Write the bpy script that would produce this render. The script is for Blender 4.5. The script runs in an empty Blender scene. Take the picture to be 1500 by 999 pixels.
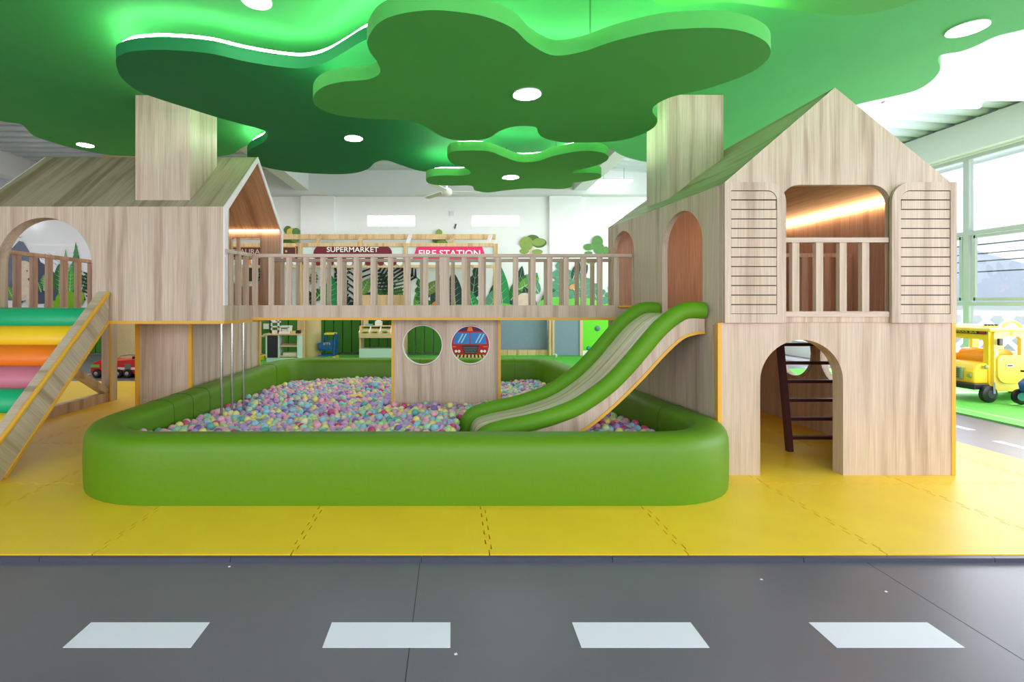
import bpy, bmesh, math, random
import numpy as np
from mathutils import Vector, Matrix, kdtree
from mathutils.geometry import tessellate_polygon

random.seed(7)
SC = bpy.context.scene
COL = SC.collection
PI = math.pi

# ------------------------------------------------------------------ camera, world, sun, big lights, exposure
F, CX, CY, H = 720.0, 662.0, 445.0, 1.26      # focal length in pixels, vanishing point, eye height
cd = bpy.data.cameras.new('camera'); cam = bpy.data.objects.new('camera', cd); COL.objects.link(cam)
cam.location = (0, 0, H); cam.rotation_euler = (PI / 2, 0, 0)
cd.sensor_width = 36; cd.lens = 36 * F / 1500
cd.shift_x = (750 - CX) / 1500; cd.shift_y = -(499.5 - CY) / 1500
cd.clip_start = 0.05; cd.clip_end = 300
SC.camera = cam
SC.view_settings.view_transform = 'Standard'; SC.view_settings.look = 'None'
SC.view_settings.gamma = 1; SC.view_settings.use_curve_mapping = False
SC.view_settings.exposure = 0.68
SC.cycles.use_denoising = True
SC.cycles.max_bounces = 8; SC.cycles.diffuse_bounces = 5; SC.cycles.glossy_bounces = 3
SC.cycles.transparent_max_bounces = 12; SC.cycles.sample_clamp_indirect = 6
SC.cycles.caustics_reflective = False; SC.cycles.caustics_refractive = False

w = bpy.data.worlds.new('world'); SC.world = w; w.use_nodes = True
bg = w.node_tree.nodes['Background']; bg.inputs[0].default_value = (0.80, 0.88, 1.0, 1); bg.inputs[1].default_value = 1.0

def lamp(name, kind, loc, rot, energy, color=(1, 1, 1), **kw):
    d = bpy.data.lights.new(name, kind); o = bpy.data.objects.new(name, d); COL.objects.link(o)
    o.location = loc; o.rotation_euler = rot; d.energy = energy; d.color = color
    for k, v in kw.items(): setattr(d, k, v)
    return o
lamp('sun_light', 'SUN', (12, 4, 8), (0, math.radians(36), math.radians(14)), 10.0, (1, .97, .92), angle=.01)
lamp('window_daylight_right', 'AREA', (8.25, 4.5, 2.0), (0, PI / 2, 0), 360, (.90, .89, 1), shape='RECTANGLE', size=3.2, size_y=11)
lamp('window_daylight_behind', 'AREA', (0, -3.6, 2.1), (PI / 2, 0, 0), 310, (1, .925, .955), shape='RECTANGLE', size=15, size_y=3.6)  # area fill added behind the camera; the windows there are unseen
lamp('hall_lamps_back', 'AREA', (-2.5, 9.8, 3.9), (0, 0, 0), 185, (1, .98, .97), shape='RECTANGLE', size=19, size_y=3.4)  # unseen area fill added to brighten the back of the hall

# ------------------------------------------------------------------ helpers
def lin(c):
    r = []
    for v in c[:3]:
        v /= 255.0
        r.append(v / 12.92 if v <= .04045 else ((v + .055) / 1.055) ** 2.4)
    return (r[0], r[1], r[2], 1)

MATS = {}
def mat(name, rgb, rough=.5, emit=0, metal=0, bump=0, bscale=60, var=0, vscale=2, spec=.5, alpha=None):
    if name in MATS: return MATS[name]
    m = bpy.data.materials.new(name); m.use_nodes = True; MATS[name] = m
    nt = m.node_tree; b = nt.nodes['Principled BSDF']
    c = lin(rgb)
    b.inputs['Base Color'].default_value = c; b.inputs['Roughness'].default_value = rough
    b.inputs['Metallic'].default_value = metal; b.inputs['Specular IOR Level'].default_value = spec
    if emit:
        b.inputs['Emission Color'].default_value = c; b.inputs['Emission Strength'].default_value = emit
    if bump or var:
        tc = nt.nodes.new('ShaderNodeTexCoord')
    if bump:
        n = nt.nodes.new('ShaderNodeTexNoise'); n.inputs['Scale'].default_value = bscale; n.inputs['Detail'].default_value = 3
        nt.links.new(tc.outputs['Object'], n.inputs['Vector'])
        bu = nt.nodes.new('ShaderNodeBump'); bu.inputs['Strength'].default_value = bump; bu.inputs['Distance'].default_value = .01
        nt.links.new(n.outputs['Fac'], bu.inputs['Height']); nt.links.new(bu.outputs[0], b.inputs['Normal'])
    if var:
        n = nt.nodes.new('ShaderNodeTexNoise'); n.inputs['Scale'].default_value = vscale; n.inputs['Detail'].default_value = 4
        nt.links.new(tc.outputs['Object'], n.inputs['Vector'])
        r = nt.nodes.new('ShaderNodeValToRGB')
        r.color_ramp.elements[0].position = .3; r.color_ramp.elements[1].position = .7
        r.color_ramp.elements[0].color = tuple(v * (1 - var) for v in c[:3]) + (1,)
        r.color_ramp.elements[1].color = tuple(min(1, v * (1 + var)) for v in c[:3]) + (1,)
        nt.links.new(n.outputs['Fac'], r.inputs[0]); nt.links.new(r.outputs[0], b.inputs['Base Color'])
    return m

def wood(name, scale, tones=((160, 141, 118), (184, 166, 145), (203, 188, 170), (194, 178, 159)), rough=.5, rot=0):
    if name in MATS: return MATS[name]
    m = bpy.data.materials.new(name); m.use_nodes = True; MATS[name] = m
    nt = m.node_tree; b = nt.nodes['Principled BSDF']; b.inputs['Roughness'].default_value = rough
    L = nt.links.new
    tc0 = nt.nodes.new('ShaderNodeTexCoord'); vr = nt.nodes.new('ShaderNodeVectorRotate'); vr.rotation_type = 'X_AXIS'; vr.inputs['Angle'].default_value = rot
    L(tc0.outputs['Object'], vr.inputs['Vector'])
    class tc: outputs = {'Object': vr.outputs[0]}
    wn = nt.nodes.new('ShaderNodeTexNoise'); wn.inputs['Scale'].default_value = 1.7; wn.inputs['Detail'].default_value = 1
    L(tc.outputs['Object'], wn.inputs['Vector'])
    sub = nt.nodes.new('ShaderNodeVectorMath'); sub.operation = 'MULTIPLY_ADD'
    sub.inputs[1].default_value = (.06, .06, .06)
    L(wn.outputs['Color'], sub.inputs[0]); L(tc.outputs['Object'], sub.inputs[2])
    mp = nt.nodes.new('ShaderNodeMapping'); mp.inputs['Scale'].default_value = scale
    L(sub.outputs[0], mp.inputs['Vector'])
    n1 = nt.nodes.new('ShaderNodeTexNoise'); n1.inputs['Scale'].default_value = 1.0; n1.inputs['Detail'].default_value = 2.5
    n1.inputs['Distortion'].default_value = .25
    L(mp.outputs[0], n1.inputs['Vector'])
    r = nt.nodes.new('ShaderNodeValToRGB'); e = r.color_ramp.elements
    e[0].position = .33; e[0].color = lin(tones[0]); e[1].position = .70; e[1].color = lin(tones[3])
    a = e.new(.42); a.color = lin(tones[1]); a = e.new(.50); a.color = lin(tones[2])
    L(n1.outputs['Fac'], r.inputs[0])
    mp2 = nt.nodes.new('ShaderNodeMapping'); mp2.inputs['Scale'].default_value = tuple(s * 11 if s > 2 else s * 7 for s in scale)
    L(tc.outputs['Object'], mp2.inputs['Vector'])
    n2 = nt.nodes.new('ShaderNodeTexNoise'); n2.inputs['Scale'].default_value = 1; n2.inputs['Detail'].default_value = 4
    L(mp2.outputs[0], n2.inputs['Vector'])
    mr = nt.nodes.new('ShaderNodeMapRange'); mr.inputs['From Min'].default_value = .3; mr.inputs['From Max'].default_value = .7
    mr.inputs['To Min'].default_value = .80; mr.inputs['To Max'].default_value = 1.08
    L(n2.outputs['Fac'], mr.inputs['Value'])
    mx = nt.nodes.new('ShaderNodeVectorMath'); mx.operation = 'SCALE'
    L(r.outputs[0], mx.inputs[0]); L(mr.outputs[0], mx.inputs['Scale'])
    L(mx.outputs[0], b.inputs['Base Color'])
    bu = nt.nodes.new('ShaderNodeBump'); bu.inputs['Strength'].default_value = .12; bu.inputs['Distance'].default_value = .004
    L(n2.outputs['Fac'], bu.inputs['Height']); L(bu.outputs[0], b.inputs['Normal'])
    return m

def glass_mat():
    m = bpy.data.materials.new('window_glass'); m.use_nodes = True; nt = m.node_tree
    nt.nodes.remove(nt.nodes['Principled BSDF']); o = nt.nodes['Material Output']
    t = nt.nodes.new('ShaderNodeBsdfTransparent'); g = nt.nodes.new('ShaderNodeBsdfGlossy'); g.inputs['Roughness'].default_value = .02
    t.inputs[0].default_value = (.93, .97, .96, 1)
    x = nt.nodes.new('ShaderNodeMixShader'); x.inputs[0].default_value = .07
    nt.links.new(t.outputs[0], x.inputs[1]); nt.links.new(g.outputs[0], x.inputs[2]); nt.links.new(x.outputs[0], o.inputs[0])
    return m

class MB:
    def __init__(s): s.v = []; s.f = []; s.m = []; s.cur = 0
    def add(s, vs, fs):
        o = len(s.v); s.v += [tuple(p) for p in vs]
        for f in fs: s.f.append([o + i for i in f]); s.m.append(s.cur)
    def box(s, x0, x1, y0, y1, z0, z1, M=None):
        vs = [(x, y, z) for x in (x0, x1) for y in (y0, y1) for z in (z0, z1)]
        if M is not None: vs = [M @ Vector(p) for p in vs]
        s.add(vs, [(0, 1, 3, 2), (4, 6, 7, 5), (0, 4, 5, 1), (2, 3, 7, 6), (0, 2, 6, 4), (1, 5, 7, 3)]); return s
    def bar(s, a, b, w, h, up=(0, 0, 1)):
        a = Vector(a); b = Vector(b); d = (b - a); L = d.length; d.normalize()
        x = d.cross(Vector(up)); x.normalize(); u = x.cross(d)
        M = Matrix(((x.x, d.x, u.x, a.x), (x.y, d.y, u.y, a.y), (x.z, d.z, u.z, a.z), (0, 0, 0, 1)))
        return s.box(-w / 2, w / 2, 0, L, -h / 2, h / 2, M)
    def plate(s, out, holes, t, fn):
        """polygon with holes, extruded by t; fn maps (u, v, w) to a point"""
        loops = [list(out)] + [list(h) for h in holes]
        pl = [[Vector((p[0], p[1], 0)) for p in l] for l in loops]
        tris = tessellate_polygon(pl)
        flat = [p for l in loops for p in l]; n = len(flat)
        vs = [fn(p[0], p[1], 0) for p in flat] + [fn(p[0], p[1], t) for p in flat]
        fs = [tuple(q) for q in tris] + [tuple(n + i for i in reversed(q)) for q in tris]
        o = 0
        for l in loops:
            k = len(l)
            for i in range(k):
                j = (i + 1) % k
                fs.append((o + i, o + j, n + o + j, n + o + i))
            o += k
        s.add(vs, fs); return s
    def tube(s, pts, r, seg=10, closed=False, cap=True, rz=None):
        pts = [Vector(p) for p in pts]; n = len(pts); rings = []; prev = None
        for i, p in enumerate(pts):
            a = pts[(i - 1) % n] if (closed or i > 0) else p
            b = pts[(i + 1) % n] if (closed or i < n - 1) else p
            d = (b - a).normalized()
            if prev is None:
                up = Vector((0, 0, 1)) if abs(d.z) < .9 else Vector((1, 0, 0))
                x = d.cross(up).normalized()
            else:
                x = (prev - d * prev.dot(d)).normalized()
            prev = x; y = x.cross(d)
            ri = r[i] if isinstance(r, (list, tuple)) else r
            rings.append([p + x * (math.cos(2 * PI * k / seg) * ri) + y * (math.sin(2 * PI * k / seg) * ri * (rz or 1)) for k in range(seg)])
        vs = [q for g in rings for q in g]; fs = []
        for i in range(n if closed else n - 1):
            j = (i + 1) % n
            for k in range(seg):
                l = (k + 1) % seg
                fs.append((i * seg + k, i * seg + l, j * seg + l, j * seg + k))
        if not closed and cap:
            fs.append(tuple(range(seg))); fs.append(tuple(reversed(range((n - 1) * seg, n * seg))))
        s.add(vs, fs); return s
    def lathe(s, prof, c=(0, 0, 0), seg=24, M=None):
        vs = []; n = len(prof)
        for r, z in prof:
            for k in range(seg):
                a = 2 * PI * k / seg
                p = Vector((r * math.cos(a), r * math.sin(a), z))
                if M is not None: p = M @ p
                vs.append(p + Vector(c))
        fs = []
        for i in range(n - 1):
            for k in range(seg):
                l = (k + 1) % seg
                fs.append((i * seg + k, i * seg + l, (i + 1) * seg + l, (i + 1) * seg + k))
        s.add(vs, fs); return s
    def build(s, name, mats, parent=None, smooth=False, bevel=0, seg=2, **props):
        me = bpy.data.meshes.new(name); me.from_pydata(s.v, [], s.f); me.update()
        if not isinstance(mats, (list, tuple)): mats = [mats]
        for m in mats: me.materials.append(m)
        if len(mats) > 1: me.polygons.foreach_set('material_index', s.m)
        bm = bmesh.new(); bm.from_mesh(me); bmesh.ops.recalc_face_normals(bm, faces=bm.faces); bm.to_mesh(me); bm.free()
        if smooth:
            me.polygons.foreach_set('use_smooth', [True] * len(me.polygons))
            me.set_sharp_from_angle(angle=math.radians(40))
        o = bpy.data.objects.new(name, me); COL.objects.link(o)
        if parent is not None: attach(o, parent)
        if bevel:
            b = o.modifiers.new('bevel', 'BEVEL'); b.width = bevel; b.segments = seg; b.limit_method = 'ANGLE'
            if smooth: b.harden_normals = False
        for k, v in props.items(): o[k] = v
        return o

LOCAL = set()
def attach(o, parent):
    o.parent = parent
    if parent.name not in LOCAL:
        q = parent; M = Matrix.Identity(4)
        T = Matrix.Translation(parent_world(parent))
        o.matrix_parent_inverse = T.inverted()
def parent_world(p):
    # meshes hold world coordinates; only the Empties carry a location
    return p.location if p.type == 'EMPTY' else Vector((0, 0, 0))
def thing(name, label, cat, loc=(0, 0, 0), rz=0, group=None, local=False):
    o = bpy.data.objects.new(name, None); COL.objects.link(o); o.location = loc; o.rotation_euler = (0, 0, rz)
    o.empty_display_size = .1
    tag(o, label, cat, group)
    if local: LOCAL.add(o.name)
    return o
def tag(o, label, cat, group=None):
    o['label'] = label; o['category'] = cat
    if group: o['group'] = group
    return o
def struct(o): o['kind'] = 'structure'; return o
def clone(o, parent, loc=(0, 0, 0)):
    c = o.copy(); COL.objects.link(c); c.parent = parent; c.location = loc; return c

def X(px, Y): return (px - CX) * Y / F
def Z(py, Y): return H - (py - CY) * Y / F
def at(px, py, Y): return (X(px, Y), Y, Z(py, Y))

def catmull(P, n=6):
    out = []; k = len(P)
    for i in range(k):
        p0, p1, p2, p3 = P[i - 1], P[i], P[(i + 1) % k], P[(i + 2) % k]
        for j in range(n):
            t = j / n
            out.append(tuple(.5 * (2 * b + (c - a) * t + (2 * a - 5 * b + 4 * c - d) * t * t + (3 * b - a - 3 * c + d) * t ** 3)
                             for a, b, c, d in zip(p0, p1, p2, p3)))
    return out
def smooth_open(P, n=6):
    out = []; k = len(P)
    for i in range(k - 1):
        p0 = P[max(i - 1, 0)]; p1 = P[i]; p2 = P[i + 1]; p3 = P[min(i + 2, k - 1)]
        for j in range(n):
            t = j / n
            out.append(tuple(.5 * (2 * b + (c - a) * t + (2 * a - 5 * b + 4 * c - d) * t * t + (3 * b - a - 3 * c + d) * t ** 3)
                             for a, b, c, d in zip(p0, p1, p2, p3)))
    out.append(tuple(P[-1])); return out
def arch(c, r, z0, zs, n=22):
    """arched opening: bottom z0, spring line zs"""
    p = [(c - r, z0), (c + r, z0)]
    for i in range(n + 1):
        a = PI * i / n; p.append((c + r * math.cos(a), zs + r * math.sin(a)))
    return p
def circle(cx, cz, r, n=36): return [(cx + r * math.cos(2 * PI * i / n), cz + r * math.sin(2 * PI * i / n)) for i in range(n)]
def rrect(x0, x1, z0, z1, tl=0, tr=0, br=0, bl=0, n=7):
    p = []
    for (cx, cz, r, a0) in ((x1 - tr, z1 - tr, tr, 0), (x0 + tl, z1 - tl, tl, PI / 2), (x0 + bl, z0 + bl, bl, PI), (x1 - br, z0 + br, br, 1.5 * PI)):
        if r == 0: p.append((cx, cz))
        else: p += [(cx + r * math.cos(a0 + PI / 2 * i / n), cz + r * math.sin(a0 + PI / 2 * i / n)) for i in range(n + 1)]
    return p
def XZ(y): return lambda u, v, t: (u, y + t, v)
def YZ(x): return lambda u, v, t: (x + t, u, v)
def XY(z): return lambda u, v, t: (u, v, z + t)

def lettering(s, cx, y, cz, width, height, m, parent, bold=.0, name='lettering', xf=None, depth=.004):
    cu = bpy.data.curves.new('text', 'FONT'); cu.body = s; cu.size = 1; cu.extrude = 0; cu.offset = bold; cu.resolution_u = 3
    t = bpy.data.objects.new('text', cu); COL.objects.link(t)
    bpy.context.view_layer.update()
    me = bpy.data.meshes.new_from_object(t.evaluated_get(bpy.context.evaluated_depsgraph_get()))
    bpy.data.objects.remove(t); bpy.data.curves.remove(cu)
    xs = [v.co.x for v in me.vertices]; ys = [v.co.y for v in me.vertices]
    x0, x1, y0, y1 = min(xs), max(xs), min(ys), max(ys)
    for v in me.vertices:
        u = (v.co.x - (x0 + x1) / 2) / (x1 - x0) * width; q = (v.co.y - (y0 + y1) / 2) / (y1 - y0) * height
        v.co = Vector(xf(u, q)) if xf else Vector((cx + u, y - .004, cz + q))
    me.name = name; me.materials.clear(); me.materials.append(m)
    o = bpy.data.objects.new(name, me); COL.objects.link(o); attach(o, parent)
    pass
    return o

# ------------------------------------------------------------------ materials
W_V = wood('oak_laminate_vertical', (11, 11, .36), ((177, 154, 133), (193, 171, 149), (205, 184, 163), (211, 191, 171)))
W_SL = wood('oak_laminate_roof', (9.5, .5, .5), ((146, 128, 102), (164, 147, 120), (178, 162, 136), (184, 168, 142)))
W_RD = wood('oak_laminate_ridge_grain', (9, .45, 9), ((146, 128, 102), (164, 147, 120), (178, 162, 136), (184, 168, 142)))
W_H = wood('oak_laminate_rail', (.6, 14, 14), ((174, 150, 132), (190, 167, 149), (204, 183, 166), (208, 187, 171)))
W_IR = wood('oak_laminate_inner_roof', (9.5, .5, .5), ((172, 128, 92), (196, 148, 108), (212, 164, 122), (216, 168, 128)))  # warm light of the strip lamp is mixed into these under-roof tones
W_D = wood('oak_laminate_diagonal', (1, .5, 10), ((168, 146, 122), (186, 166, 142), (202, 183, 160), (206, 188, 166)), rot=PI / 4)
W_IN = wood('oak_laminate_inner', (7.5, 7.5, .42), ((172, 138, 116), (192, 158, 134), (206, 172, 148), (202, 166, 142)))  # same oak, with the LED glow put into its redder tones
PINE = wood('pale_birch_frame', (9, 9, .5), ((196, 160, 108), (212, 178, 126), (226, 194, 144), (220, 186, 136)))
YEDGE = mat('yellow_edge_banding', (226, 170, 58), .45)
WEDGE = mat('white_edge_banding', (238, 230, 232), .5)
VINYL = mat('green_vinyl', (90, 138, 0), .5, bump=.10, bscale=28, spec=.45)
VINYL2 = mat('green_vinyl_pad', (92, 150, 2), .62, bump=.10, bscale=40)
MAT_Y = mat('yellow_foam_mat', (255, 207, 50), .42, var=.05, vscale=3, bump=.06, bscale=300, spec=.4)
ROAD = mat('grey_road_vinyl', (108, 103, 116), .34, var=.08, vscale=1.4, bump=.04, bscale=250, spec=.5)
WHITE = mat('white_wall_paint', (238, 240, 240), .7)
CEIL = mat('white_metal_roofing', (190, 202, 204), .35, spec=.6)
BEAM = mat('white_beam_paint', (216, 220, 220), .6)
STEEL = mat('brushed_steel', (190, 190, 185), .22, metal=1)
BLACK = mat('black_plastic', (22, 22, 24), .4)
LAMPW = mat('lamp_lens_white', (255, 252, 248), .4, emit=22)
TUBEW = mat('tube_lamp_white', (255, 255, 255), .4, emit=4)
LEDG = mat('led_strip_cool', (222, 255, 226), .4, emit=22)
LEDW = mat('led_strip_warm', (255, 208, 158), .4, emit=13)
GLASS = glass_mat()
G_A = mat('canopy_green_light', (64, 172, 88), .75, var=.04)
G_B = mat('canopy_green_dark', (12, 124, 66), .75, var=.04)
G_C = mat('canopy_green_mid', (76, 180, 78), .75, var=.04)

# ------------------------------------------------------------------ setting: floor, walls, ceiling
fl = MB().box(-13, 9, -4.2, 12.9, -.2, -.025).build('floor', ROAD); struct(fl)
dash_m = mat('white_road_marking', (236, 232, 250), .5, var=.02)
def deco(pts, z, m, name, parent, t=.0015):
    return MB().plate(pts, [], t, XY(z)).build(name, m, parent)
for x in (-2.43, -1.454, -.484, .484, 1.438, 2.40, 3.36):
    deco([(x, 1.836), (x + .478, 1.836), (x + .478, 1.981), (x, 1.981)], -.0251, dash_m, 'road_marking', fl)
seam_m = mat('vinyl_seam', (52, 56, 60), .6)
for x in (-.16, 2.06, -2.36, 4.3): deco([(x, -4), (x + .003, -4), (x + .003, 2.44), (x, 2.44)], -.0251, seam_m, 'vinyl_seam', fl, .0006)
# white road lines to the right of the mats and behind them
deco([(5.05, 3.2), (5.13, 3.2), (5.13, 4.6), (5.05, 4.6)], -.0251, dash_m, 'road_marking', fl)
deco([(5.25, 5.0), (5.33, 5.0), (5.33, 6.4), (5.25, 6.4)], -.0251, dash_m, 'road_marking', fl)
deco([(-7.6, 8.85), (-6.6, 8.85), (-6.6, 9.0), (-7.6, 9.0)], -.0251, dash_m, 'road_marking', fl)
deco([(-6.1, 8.85), (-5.1, 8.85), (-5.1, 9.0), (-6.1, 9.0)], -.0251, dash_m, 'road_marking', fl)
# little scraps of paper on the road
for px, py in ((334, 831), (1298, 868), (1115, 850), (666, 960)):
    Yd = 1.285 * F / (py - CY); xx = X(px, Yd)
    tag(MB().plate([(xx, Yd), (xx + .011, Yd + .003), (xx + .008, Yd + .012), (xx - .002, Yd + .007)], [], .002, XY(-.0249)).build('paper_scrap', dash_m),
        {334: 'tiny white paper scrap on the road below the left end of the pool', 1298: 'tiny white scrap on grey road above the right road dash',
         1115: 'tiny white scrap on grey road between the two right road dashes', 666: 'tiny white scrap beside the dash in mid road'}[px], 'scrap')

# yellow interlocking mats, 1 m grid
TEETH = 18
def tile_outline(wd, dp, l, r, b, t):
    """teeth on the sides flagged; x 0..wd, y 0..dp; shared edge profile so neighbours mesh"""
    g = .0034; d = .013
    def prof(L, on):
        if not on: return [(0, 0), (L, 0)]
        n = TEETH; st = L / n; p = [(0, 0)]
        for i in range(n):
            o = 0 if i in (0, n - 1) else (d if i % 2 else -d)
            p += [(i * st, o), ((i + 1) * st, o)]
        p.append((L, 0)); q = [p[0]]
        for a in p[1:]:
            if a != q[-1]: q.append(a)
        return q
    out = []
    for s, o in prof(wd, b)[:-1]: out.append((min(max(s, g), wd - g), o + g))
    for s, o in prof(dp, r)[:-1]: out.append((wd + o - g, min(max(s, g), dp - g)))
    for s, o in reversed(prof(wd, t)[1:]): out.append((min(max(s, g), wd - g), dp + o - g))
    for s, o in reversed(prof(dp, l)[1:]): out.append((o + g, min(max(s, g), dp - g)))
    q = [out[0]]
    for a in out[1:]:
        if (abs(a[0] - q[-1][0]) + abs(a[1] - q[-1][1])) > 1e-5: q.append(a)
    return q
tile_cache = {}
ys = [2.47, 3.45, 4.45, 5.45, 6.45, 7.45, 8.02]
xs = [-5.81 - 1, -5.81, -4.81, -3.81, -2.81, -1.81, -.81, .19, 1.19, 2.19, 3.19, 4.19, 4.62]
for i in range(len(xs) - 1):
    for j in range(len(ys) - 1):
        wd = round(xs[i + 1] - xs[i], 3); dp = round(ys[j + 1] - ys[j], 3)
        key = (wd, dp, i > 0, i < len(xs) - 2, j > 0, j < len(ys) - 2)
        if key not in tile_cache:
            o = MB().plate(tile_outline(*key), [], .0245, XY(0)).build('foam_mat', MAT_Y); tile_cache[key] = o.data
            o.parent = fl
        else:
            o = bpy.data.objects.new('foam_mat', tile_cache[key]); COL.objects.link(o); o.parent = fl
        o.location = (xs[i], ys[j], -.0249)
e = MB()
for a in range(12):
    x0 = -6.8 + a * .95
    e.box(x0, x0 + .947, 2.442, 2.468, -.0249, -.004)
e.build('edge_strip', mat('dark_edge_strip', (70, 76, 92), .4), fl)

# green play mats
GM = mat('green_foam_mat', (96, 190, 70), .6, var=.05)
for k, (x0, y0) in enumerate([(5.9 + 1.2 * a, 3.6 + 1.2 * b) for a in range(2) for b in range(5)]):
    o = MB().box(x0, x0 + 1.196, y0, y0 + 1.196, -.0249, -.006).build('green_foam_mat', GM, fl)
GM2 = mat('green_turf_mat', (70, 176, 40), .7, var=.05)
for k in range(10):
    MB().box(-5.4 + k * 1.2, -4.204 + k * 1.2, 9.7, 12.1, -.0249, -.006).build('green_floor_mat', GM2, fl)

wb = MB()
win_x = [(-2.17, -.945), (.507, 1.73), (3.94, 5.2)]
wb.plate([(-13, -.2), (9, -.2), (9, 4.9), (-13, 4.9)], [[(a, 3.255), (b, 3.255), (b, 3.52), (a, 3.52)] for a, b in win_x], .2, XZ(12.6))
wall_back = struct(wb.build('wall_back', WHITE))
GB = mat('glass_block_pane', (255, 255, 255), .3, emit=1.3)  # emission in the material stands in for daylight behind the panes
for n, (a, b) in enumerate(win_x):
    wn = thing('window_%d' % (n + 1), '', ''); del wn['label']; del wn['category']; struct(wn)
    st = (b - a) / 5
    for k in range(5):
        MB().box(a + k * st + .012, a + (k + 1) * st - .012, 12.63, 12.70, 3.267, 3.508).build('pane', GB, wn)
    m = MB()
    for k in range(6): m.box(a + k * st - .012, a + k * st + .012, 12.64, 12.69, 3.255, 3.52)
    m.build('window_frame', WHITE, wn)
# back wall beam and columns
struct(MB().box(-13, 9, 12.3, 12.6, 4.0, 4.9).build('trim_1', BEAM))
struct(MB().box(-13, 8.5, 12.555, 12.6, -.025, 2.75).build('trim_6', WHITE))
for n, (a, b) in enumerate(((-3.85, -3.0), (2.48, 3.3))):
    struct(MB().box(a, b, 12.5, 12.6, 1.0, 4.0).build('trim_%d' % (n + 2), WHITE))
# small fittings on the back wall
MB().box(*(X(659, 12.59), X(665, 12.59)), 12.575, 12.6, Z(316, 12.59), Z(309, 12.59)).build('wall_socket', mat('socket_white', (222, 222, 220), .5), wall_back)
MB().bar(at(666, 335, 12.58), at(668, 328, 12.58), .03, .03).build('wall_hook', BLACK, wall_back)

# ceiling: corrugated sheets with ribs across the hall, dropping to the right wall
c = MB(); Yc = -4.2; pts = []
while Yc < 12.9:
    pts += [(Yc, 0), (Yc + .16, 0), (Yc + .19, .05), (Yc + .30, .05)]; Yc += .33
prof = pts
for xa, za, xb, zb in ((-13, 4.6, 4, 4.6), (4, 4.6, 9, 4.2)):
    vs = []
    for (y, dz) in prof: vs += [(xa, y, za + dz), (xb, y, zb + dz)]
    c.add(vs, [(2 * i, 2 * i + 1, 2 * i + 3, 2 * i + 2) for i in range(len(prof) - 1)])
ceiling = struct(c.build('ceiling', CEIL))
MB().box(-13, 9, -4.3, 12.9, 4.9, 5.0).build('roof_deck', WHITE, ceiling)
# longitudinal and cross beams
for n, xx in enumerate((-10.0, -3.75, 3.2)):
    struct(MB().box(xx - .16, xx + .16, -4.2, 12.3, 4.1, 4.9).build('trim_%d' % (n + 10), BEAM))
struct(MB().box(3.36, 8.3, 5.55, 6.40, 3.9, 4.9).build('trim_20', BEAM))
m = MB().plate([(3.36, 3.9), (3.36, 3.55), (4.5, 3.9)], [], .3, XZ(5.8)); m.build('beam_haunch', BEAM, bpy.data.objects['trim_20'])

# left wall and wall behind the camera (unseen, window openings added for daylight)
struct(MB().box(-13.2, -13, -4.2, 12.9, -.2, 4.9).build('wall_left', WHITE))
struct(MB().plate([(-13, -.2), (9, -.2), (9, 4.9), (-13, 4.9)], [[(a, .4), (a + 4.4, .4), (a + 4.4, 3.9), (a, 3.9)] for a in (-12.4, -7.2, -2.0, 3.2)], .2, XZ(-4.3)).build('wall_front', WHITE))

# right wall with tall glazing
yb = [-3.87, -1.47, .93, 3.33, 5.73, 8.13, 10.53, 12.3]
struct(MB().plate([(-4.2, -.2), (12.9, -.2), (12.9, 4.9), (-4.2, 4.9)], [[(yb[0], .30), (yb[-1], .30), (yb[-1], 3.69), (yb[0], 3.69)]], .25, YZ(8.5)).build('wall_right', WHITE))
struct(MB().box(8.35, 8.52, -4.2, 12.3, 3.72, 4.22).build('trim_30', BEAM))
FR = mat('mint_window_frame', (180, 188, 188), .45)
for k in range(len(yb) - 1):
    y0, y1 = yb[k], yb[k + 1]
    wn = thing('window_%d' % (k + 4), '', '', (8.5, (y0 + y1) / 2, .3)); del wn['label']; del wn['category']; struct(wn)
    f = MB()
    f.box(8.50, 8.58, y0, y0 + .045, .3, 3.69); f.box(8.50, 8.58, y1 - .045, y1, .3, 3.69)
    for z0, z1 in ((.30, .35), (1.23, 1.29), (2.39, 2.45), (3.63, 3.69)): f.box(8.50, 8.58, y0 + .045, y1 - .045, z0, z1)
    f.build('window_frame', FR, wn)
    s = MB()
    a, b = y0 + .10, y1 - .10
    for (p, q, r_, t_) in ((a, b, 1.31, 1.36), (a, b, 2.33, 2.38)): s.box(8.52, 8.56, p, q, r_, t_)
    for y in (a, b): s.box(8.52, 8.56, y - .025, y + .025, 1.31, 2.38)
    s.build('window_sash', FR, wn)
    for z0, z1 in ((.35, 1.23), (1.29, 2.39), (2.45, 3.63)):
        MB().box(8.535, 8.541, y0 + .045, y1 - .045, z0, z1).build('pane', GLASS, wn)

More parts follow.
